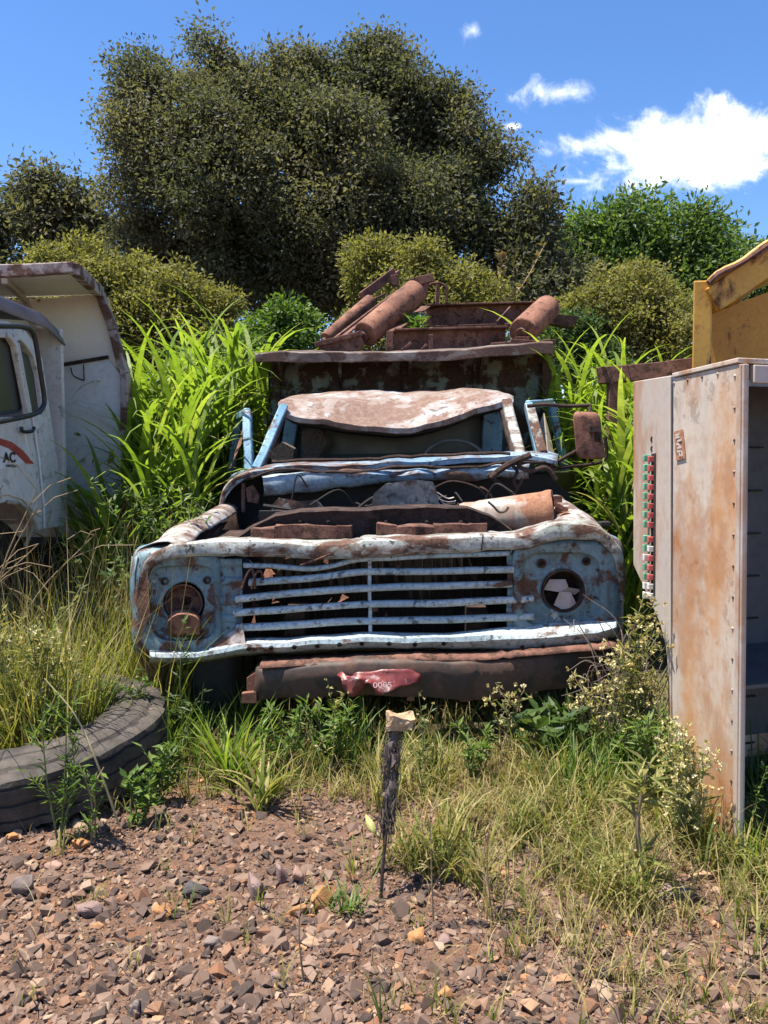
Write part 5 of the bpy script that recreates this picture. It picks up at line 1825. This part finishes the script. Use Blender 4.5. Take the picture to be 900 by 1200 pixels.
# ------------------------------------------------------------------ weeds, each a plant of its own
def weed(name, label, base, h, nst=3, spread=.25, leafL=.05, leafW=.014, leaves=60, mat='weed', stemmat='stem', flowers=0, fr=.012, cat='weed', group=None, branch=6, lo=.1, stem_r=.004, fmat='flower', lean=(0, 0)):
    base = V((base[0], base[1], gz(base[0], base[1]) if len(base) < 3 else base[2]))
    t = thing(name, label, cat, base, group)
    mb = MB()
    P, D = [], []
    FL = []
    for s_ in range(nst):
        a = random.uniform(0, 6.283)
        hh = h * random.uniform(.7, 1.0) if s_ else h
        tip = base + V((math.cos(a) * spread * hh + lean[0], math.sin(a) * spread * hh + lean[1], hh))
        mid = base.lerp(tip, .5) + V((random.uniform(-.03, .03), random.uniform(-.03, .03), .03 * hh))
        path = smooth_path([base + V((random.uniform(-.01, .01), random.uniform(-.01, .01), -.02)), mid, tip], 6)
        mb.tube(path, [stem_r * (1 - .75 * i / (len(path) - 1)) for i in range(len(path))], 5)
        segs = [(path, lo)]
        for b in range(branch):
            i = random.randint(int(len(path) * .3), len(path) - 2)
            a2 = random.uniform(0, 6.283)
            ln = hh * random.uniform(.12, .30)
            q = path[i] + V((math.cos(a2) * ln * .6, math.sin(a2) * ln * .6, ln * .8))
            bp_ = smooth_path([path[i], path[i].lerp(q, .5) + V((0, 0, -.1 * ln)), q], 4)
            mb.tube(bp_, stem_r * .45, 4)
            segs.append((bp_, .1))
        for path_, l0 in segs:
            nn = max(4, int(leaves / (len(segs) * nst) * (2.2 if path_ is path else .9)))
            for j in range(nn):
                u = random.uniform(l0, 1.0) * (len(path_) - 1)
                i = min(int(u), len(path_) - 2)
                P.append(path_[i].lerp(path_[i + 1], u - i)[:])
                a3 = random.uniform(0, 6.283)
                D.append((math.cos(a3), math.sin(a3), random.uniform(-.2, 1.1)))
            FL.append(path_[-1])
    part('stem', mb, M[stemmat], t, 40)
    P = np.array(P)
    D = unit(np.array(D))
    Nn = np.array([0, 0, 1.0]) + rng.normal(0, .3, P.shape)
    Nn = unit(Nn - D * (Nn * D).sum(1)[:, None])
    s_ = rng.uniform(.6, 1.3, len(P))
    v, f, r = leaf_quads(P, D, Nn, leafL * s_, leafW * s_, rng.random(len(P)))
    np_obj('leaves', v, f, M[mat], t, r)
    if flowers:
        Pf = []
        for p in FL:
            for j in range(flowers):
                Pf.append((p + V((random.gauss(0, fr * 2.2), random.gauss(0, fr * 2.2), random.gauss(-fr, fr * 2))))[:])
        Pf = np.array(Pf)
        rep = 9
        Pq = np.repeat(Pf, rep, 0)
        Dq = unit(rng.normal(size=Pq.shape) + np.array([0, 0, .3]))
        Nq = unit(np.cross(Dq, rng.normal(size=Pq.shape)))
        v, f, r = leaf_quads(Pq, Dq, Nq, np.full(len(Pq), fr), np.full(len(Pq), fr * .7), np.repeat(rng.random(len(Pf)), rep))
        np_obj('blossoms', v, f, M[fmat], t, r)
    return t


def G_(px, py):
    p = on_ground(px, py)
    return (p.x, p.y)


def XY(px, Y):
    return (at(px, 600, Y).x, Y)


weed('leafy_weed', 'bright green bushy weed just behind the truck\'s left fender', XY(185, 4.0), 1.12, 7, .22, .045, .016, 900, 'weed', branch=9)
weed('leafy_weed', 'narrower green weed between fender and cane grass', XY(243, 4.75), 1.18, 4, .12, .045, .016, 460, 'weed', branch=8)
weed('leafy_weed', 'small dark green weed at the fender\'s outer corner', XY(140, 3.85), .95, 5, .25, .05, .016, 420, 'weed_dark', branch=8)
weed('slender_weed', 'single slender green weed in front of the left headlight hole', XY(214, 3.16), .60, 1, .02, .055, .010, 70, 'weed_dark', branch=2, stem_r=.003)
weed('ferny_weed', 'ferny green weed below the crumpled red plate', XY(385, 3.12), .30, 5, .35, .05, .012, 330, 'weed', branch=6)
weed('seedling_weed', 'thin upright pale weed left of the red plate', XY(387, 3.0), .40, 1, .03, .028, .010, 40, 'weed_pale', branch=3, stem_r=.003, flowers=2, fr=.008)
weed('seedling_weed', 'thin weed with pale tip right of the stake', XY(496, 3.0), .36, 2, .06, .03, .008, 60, 'weed_dark', branch=3, flowers=2, fr=.008)
weed('flowering_weed', 'tall yellow-flowered weed between truck corner and steel cabinet', XY(757, 2.95), .66, 7, .09, .05, .008, 620, 'weed_pale', flowers=4, fr=.012, branch=7, cat='flowering weed')
weed('flowering_weed', 'pale flowering weed against the cabinet\'s rusty side', XY(812, 2.46), .44, 6, .16, .05, .006, 360, 'weed_pale', flowers=4, fr=.011, branch=9, cat='flowering weed')
weed('flowering_weed', 'spindly weed with buff seed heads below the bumper\'s right end', XY(700, 3.02), .42, 3, .12, .05, .010, 120, 'weed_pale', 'stem_dry', flowers=3, fr=.012, branch=8, cat='flowering weed')
weed('flowering_weed', 'short weed with round buds under the right headlight', XY(588, 3.08), .36, 2, .12, .04, .010, 50, 'weed_pale', 'stem_dry', flowers=3, fr=.011, branch=6, cat='flowering weed')
weed('broadleaf_weed', 'dark broad-leaved weed beneath the bumper, right of centre', XY(640, 3.15), .26, 7, .6, .11, .045, 70, 'weed_dark', branch=2)
weed('withered_weed', 'withered yellow weed on a thick brown stalk before cabinet', G_(755, 1052), .40, 1, .02, .10, .014, 60, 'weed_pale', 'stem_dry', branch=3, stem_r=.011, lo=.6)
weed('budding_weed', 'single green weed with a bent tip before the open cabinet', G_(872, 1002), .30, 1, .10, .03, .006, 80, 'weed', branch=1, stem_r=.003, flowers=3, fr=.008, lean=(.03, 0))
weed('tyre_weed', 'tall feathery weed growing in front of the tyre\'s middle', XY(58, 2.50), .44, 3, .10, .05, .007, 260, 'weed', branch=6)
weed('tyre_weed', 'dense yellow-green weed sprouting inside the tyre hole', (-1.34, 3.02), .66, 10, .30, .05, .010, 1000, 'weed_pale', branch=9, flowers=2, fr=.011)
weed('tyre_weed', 'low leafy weed at the tyre\'s front right foot', XY(150, 2.62), .17, 4, .3, .045, .016, 130, 'weed', branch=3)
weed('tyre_weed', 'small leafy weed close to the tyre\'s right end', XY(178, 2.82), .24, 4, .25, .04, .014, 160, 'weed', branch=4)
weed('tyre_weed', 'brown-stemmed weed leaning on the tyre\'s dark tread', XY(98, 2.48), .28, 2, .12, .045, .010, 80, 'weed', 'stem_dry', branch=4)
weed('leafy_weed', 'pale leafy weed beside the hanging rusty bracket', XY(140, 3.2), .42, 6, .3, .05, .012, 360, 'weed', branch=6, flowers=1, fr=.008)
weed('conveyor_weed', 'small green plant growing up through the conveyor frame', tuple(at(487, 412, 5.95)), .30, 4, .25, .10, .035, 40, 'weed', branch=1)
weed('dead_stalk', 'dry reddish seed stalk standing behind the conveyor frame', XY(583, 7.2), 3.10, 1, .004, .06, .03, 150, 'straw', 'stem_dry', branch=2, lo=.70, stem_r=.013, cat='dry stalk')
weed('dead_stalk', 'bare leaning dry stalk right of the reddish seed stalk', XY(588, 7.25), 3.05, 1, .01, .03, .01, 14, 'straw', 'stem_dry', branch=1, lo=.85, stem_r=.006, cat='dry stalk', lean=(.12, 0))
weed('dry_forb', 'thin brown dead stem in the gravel, centre right', G_(507, 1090), .34, 1, .03, .04, .004, 26, 'straw', 'stem_dry', branch=3, stem_r=.003, cat='dry stalk')
weed('dry_forb', 'thin brown dead stem right below the orange stones', G_(356, 1150), .28, 1, .03, .02, .003, 8, 'straw', 'stem_dry', branch=1, stem_r=.003, cat='dry stalk')
weed('dry_forb', 'fine brown dead stems at the gravel edge, right side', G_(580, 1085), .30, 3, .14, .03, .004, 50, 'straw', 'stem_dry', branch=5, stem_r=.003, cat='dry stalk')


def tuft(name, label, px, py, n, L, W, mat='grass', th1=(.6, 1.7), r=.02, Y=None):
    p = on_ground(px, py) if Y is None else V((*XY(px, Y), 0))
    p.z = gz(p.x, p.y) - .005
    base = np.array(p[:])[None] + np.c_[rng.normal(0, r, (n, 2)), np.zeros(n)]
    G = Geo()
    G.add(*blades(base, rng.uniform(0, 6.283, n), rng.uniform(.05, .7, n), rng.uniform(*th1, n), rng.uniform(L * .6, L, n), rng.uniform(W * .7, W * 1.2, n), 7, .5, 1.4))
    o = G.obj(name, M[mat], loc=p[:])
    tag(o, label, 'grass tuft')


tuft('grass_tuft', 'long-bladed green grass tuft left of the bumper end', 268, 870, 46, .42, .012, 'napier', (.5, 2.0), Y=3.0)
tuft('grass_tuft', 'sprawling yellow-green grass tuft on the bare soil', 300, 925, 34, .32, .013, 'meadow', (1.0, 2.1), Y=2.78)
tuft('grass_tuft', 'small bright tuft beside the upright orange stone', 405, 1070, 40, .13, .005, 'weed', (.9, 2.0))
tuft('grass_tuft', 'upright green tuft before the open cabinet\'s corner', 885, 1010, 60, .22, .006, 'napier', (.2, 1.0), .06)
tuft('grass_tuft', 'yellowish grass tuft against the cabinet\'s lower side', 800, 985, 60, .30, .007, 'meadow', (.3, 1.6), .05)
tuft('grass_tuft', 'green tuft at the photo\'s right edge', 893, 1090, 70, .20, .005, 'meadow', (.3, 1.3), .06)
tuft('grass_tuft', 'low grass tuft left of the withered weed', 690, 1010, 70, .22, .005, 'meadow', (.6, 2.0), .08)



def gd_patch(x, y):
    if x < -.05 or y > 3.3 or y < 2.15 - .1 * x:
        return 0
    c = noise.noise(V((x * 3.7 + 4, y * 3.7, 9)))
    return max(0, c * 2.2 + (.25 if y > 2.75 else -.25) + (.35 if x > .95 else 0))


turf(560, gd_patch, 1.9, 3.3, (.10, .26), .006, M['grass'], 'grass', 'ankle-high yellow-green grass patches before the truck\'s bumper', lambda P: np.clip(rng.beta(1.3, 1.6, len(P)), 0, 1), th1=(.5, 2.1), tuft=9)
weed('leafy_weed', 'bushy green weed at the foot of the switch panel', XY(735, 2.98), .30, 6, .35, .045, .012, 420, 'weed', branch=7)
weed('leafy_weed', 'green weed between switch panel and steel cabinet side', XY(775, 2.75), .34, 6, .25, .05, .010, 380, 'weed', branch=7)
weed('leafy_weed', 'low green weed in the grass before the bumper, right of the stake', XY(560, 3.0), .22, 5, .35, .04, .012, 220, 'weed', branch=5)
weed('leafy_weed', 'low bushy weed under the torn left bumper end', XY(325, 3.08), .26, 6, .35, .045, .012, 320, 'weed', branch=6)
# dead brush and loose straw
b0_ = at(735, 760, 3.2)
mb = MB()
for i in range(60):
    p = V((b0_.x + random.gauss(.0, .07), b0_.y + random.gauss(0, .06), random.uniform(.0, .25)))
    a = random.uniform(0, 6.283)
    ln = random.uniform(.25, .6)
    q = p + V((math.cos(a) * ln * .45, math.sin(a) * ln * .3, ln * random.uniform(.3, 1.1)))
    mid = p.lerp(q, .55) + V((random.uniform(-.08, .08), random.uniform(-.06, .06), random.uniform(.05, .18)))
    mb.tube(smooth_path([p, mid, q], 6), [.0035 - .0025 * j / 12 for j in range(13)], 4)
o = part('dead_brush', mb, plain('grey_brush_stem', (.17, .125, .10), .9, .35, 20), None, 40, loc=(b0_.x, b0_.y, 0))
tag(o, 'tangle of brown dead twigs at the truck\'s right front corner', 'dead brush')
mb = MB().tube(smooth_path([at(52, 795, 2.55), at(88, 838, 2.55), at(112, 890, 2.53), at(140, 968, 2.56)], 5), [.002 + .002 * j / 15 for j in range(16)], 6)
o = part('straw_stalk', mb, plain('pale_straw', (.44, .36, .19), .7, .2, 20), None, 40, loc=at(140, 968, 2.56))
tag(o, 'single pale straw stalk slanting across the tyre', 'dry stalk')
mb = MB()
for i in range(9):
    p = V((random.uniform(-2.2, -1.75), random.uniform(3.5, 3.8), 0))
    q = p + V((random.uniform(.1, .5), random.uniform(-.2, .2), random.uniform(.7, 1.15)))
    mid = p.lerp(q, .5) + V((-.08, 0, .1))
    pa = smooth_path([p, mid, q], 6)
    mb.tube(pa, [.006 - .004 * j / 12 for j in range(13)], 5)
    for j in range(4):
        s_ = pa[random.randint(5, 12)]
        e_ = s_ + V((random.uniform(-.25, .3), random.uniform(-.1, .1), random.uniform(-.15, .2)))
        mb.tube([s_, s_.lerp(e_, .5) + V((0, 0, .03)), e_], .002, 4)
o = part('dead_shrub', mb, M['stem_dry'], None, 40, loc=(-1.95, 3.65, 0))
tag(o, 'reddish brown dead branches in front of the white truck', 'dead brush')
lf = on_ground(432, 975)
mb = MB().loft([[lf + V((-.012, .02, .05)), lf + V((-.008, .02, .052))], [lf + V((-.010, -.0, .038)), lf + V((.012, .0, .042))], [lf + V((-.002, -.02, .02)), lf + V((.024, -.015, .026))], [lf + V((.02, -.035, .008)), lf + V((.026, -.03, .009))]])
o = part('fallen_leaf', mb, plain('yellowed_leaf', (.36, .33, .12), .6, .2, 30), None, 60, solid=.0015, loc=lf)
tag(o, 'one yellowed leaf lying left of the stake', 'leaf')

# ================================================================== light, sky, camera
SUN = V((-.30, -.05, .95)).normalized()
w = bpy.data.worlds.new('World')
scene.world = w
w.use_nodes = True
nt = w.node_tree
for n in list(nt.nodes):
    nt.nodes.remove(n)
k = NT(nt)
out = k.n('ShaderNodeOutputWorld')
bg = k.n('ShaderNodeBackground')
bg.inputs['Strength'].default_value = .13
sky = k.n('ShaderNodeTexSky', sky_type='NISHITA')
sky.sun_disc = False
sky.sun_elevation = math.asin(SUN.z)
sky.sun_rotation = math.atan2(SUN.x, SUN.y)
sky.altitude = 600
sky.air_density = 1.0
sky.dust_density = .4
sky.ozone_density = 2.5
tc = k.n('ShaderNodeTexCoord')
sep = k.n('ShaderNodeSeparateXYZ')
k.l(tc.outputs['Generated'], sep.inputs[0])
ysafe = k.math('MAXIMUM', sep.outputs[1], .05)
U, Wv = k.math('DIVIDE', sep.outputs[0], ysafe), k.math('DIVIDE', sep.outputs[2], ysafe)
comb = k.n('ShaderNodeCombineXYZ')
k.l(U, comb.inputs[0])
k.l(Wv, comb.inputs[1])
n1 = k.noise(comb.outputs[0], 9, 9, .62, .6)
n2 = k.noise(comb.outputs[0], 30, 7, .65, .3)
n3 = k.noise(comb.outputs[0], 3.5, 5, .5)


def cloud(px, py, rx, ry, amp, lo, hi, rot=0.0):
    d = ray(px, py)
    cu, cv = d.x / d.y, d.z / d.y
    du = k.math('SUBTRACT', U, cu)
    dv = k.math('SUBTRACT', Wv, cv)
    c, s_ = math.cos(rot), math.sin(rot)
    a1 = k.math('ADD', k.math('MULTIPLY', du, c), k.math('MULTIPLY', dv, s_))
    b1 = k.math('SUBTRACT', k.math('MULTIPLY', dv, c), k.math('MULTIPLY', du, s_))
    a1 = k.math('DIVIDE', a1, rx / 930)
    b1 = k.math('DIVIDE', b1, ry / 930)
    r2 = k.math('SQRT', k.math('ADD', k.math('MULTIPLY', a1, a1), k.math('MULTIPLY', b1, b1)))
    f = k.math('SUBTRACT', 1.0, r2)
    f = k.math('ADD', f, k.math('MULTIPLY', k.math('SUBTRACT', n1, .5), amp))
    f = k.math('ADD', f, k.math('MULTIPLY', k.math('SUBTRACT', n2, .5), amp * .45))
    return k.rng(f, lo, hi)


cl = cloud(795, 178, 140, 60, 1.9, .0, .7)
for args in ((862, 170, 75, 60, 1.7, .1, .6), (715, 168, 100, 32, 2.2, .12, .95), (688, 168, 70, 26, 2.0, .12, .9), (655, 110, 85, 26, 2.6, .30, 1.5), (555, 35, 26, 26, 2.6, .35, 1.7), (600, 148, 18, 8, 1.5, .3, 1.2), (680, 212, 40, 9, 1.8, .4, 1.6)):
    cl = k.math('MAXIMUM', cl, cloud(*args))
hs = k.n('ShaderNodeHueSaturation')
hs.inputs['Saturation'].default_value = 1.22
hs.inputs['Value'].default_value = .78
hs.inputs['Hue'].default_value = .506
k.l(sky.outputs[0], hs.inputs['Color'])
cc = k.mix(k.rng(n2, .3, .7), (5.8, 5.8, 5.9), (7.5, 7.5, 7.5))
mixed = k.mix(cl, hs.outputs[0], cc)
k.l(mixed, bg.inputs['Color'])
k.l(bg.outputs[0], out.inputs[0])

sl = bpy.data.lights.new('sun', 'SUN')
sl.energy = 5.0
sl.angle = math.radians(.53)
sl.color = (1, .94, .84)
so = bpy.data.objects.new('sun', sl)
COL.objects.link(so)
so.rotation_euler = SUN.to_track_quat('Z', 'Y').to_euler()
so.location = (0, 0, 20)

cd = bpy.data.cameras.new('camera')
co = bpy.data.objects.new('camera', cd)
COL.objects.link(co)
co.location = CAM
co.rotation_euler = (math.radians(90) - PITCH, 0, 0)
cd.sensor_fit = 'VERTICAL'
cd.sensor_height = 36
cd.lens = 36 * F / 1200
cd.clip_end = 3000
cd.clip_start = .05
scene.camera = co

vs = scene.view_settings
vs.view_transform = 'Standard'
vs.look = 'None'
vs.exposure = 1.2
vs.gamma = 1
scene.render.engine = 'CYCLES'
scene.cycles.max_bounces = 8
scene.cycles.transmission_bounces = 6
scene.cycles.transparent_max_bounces = 8
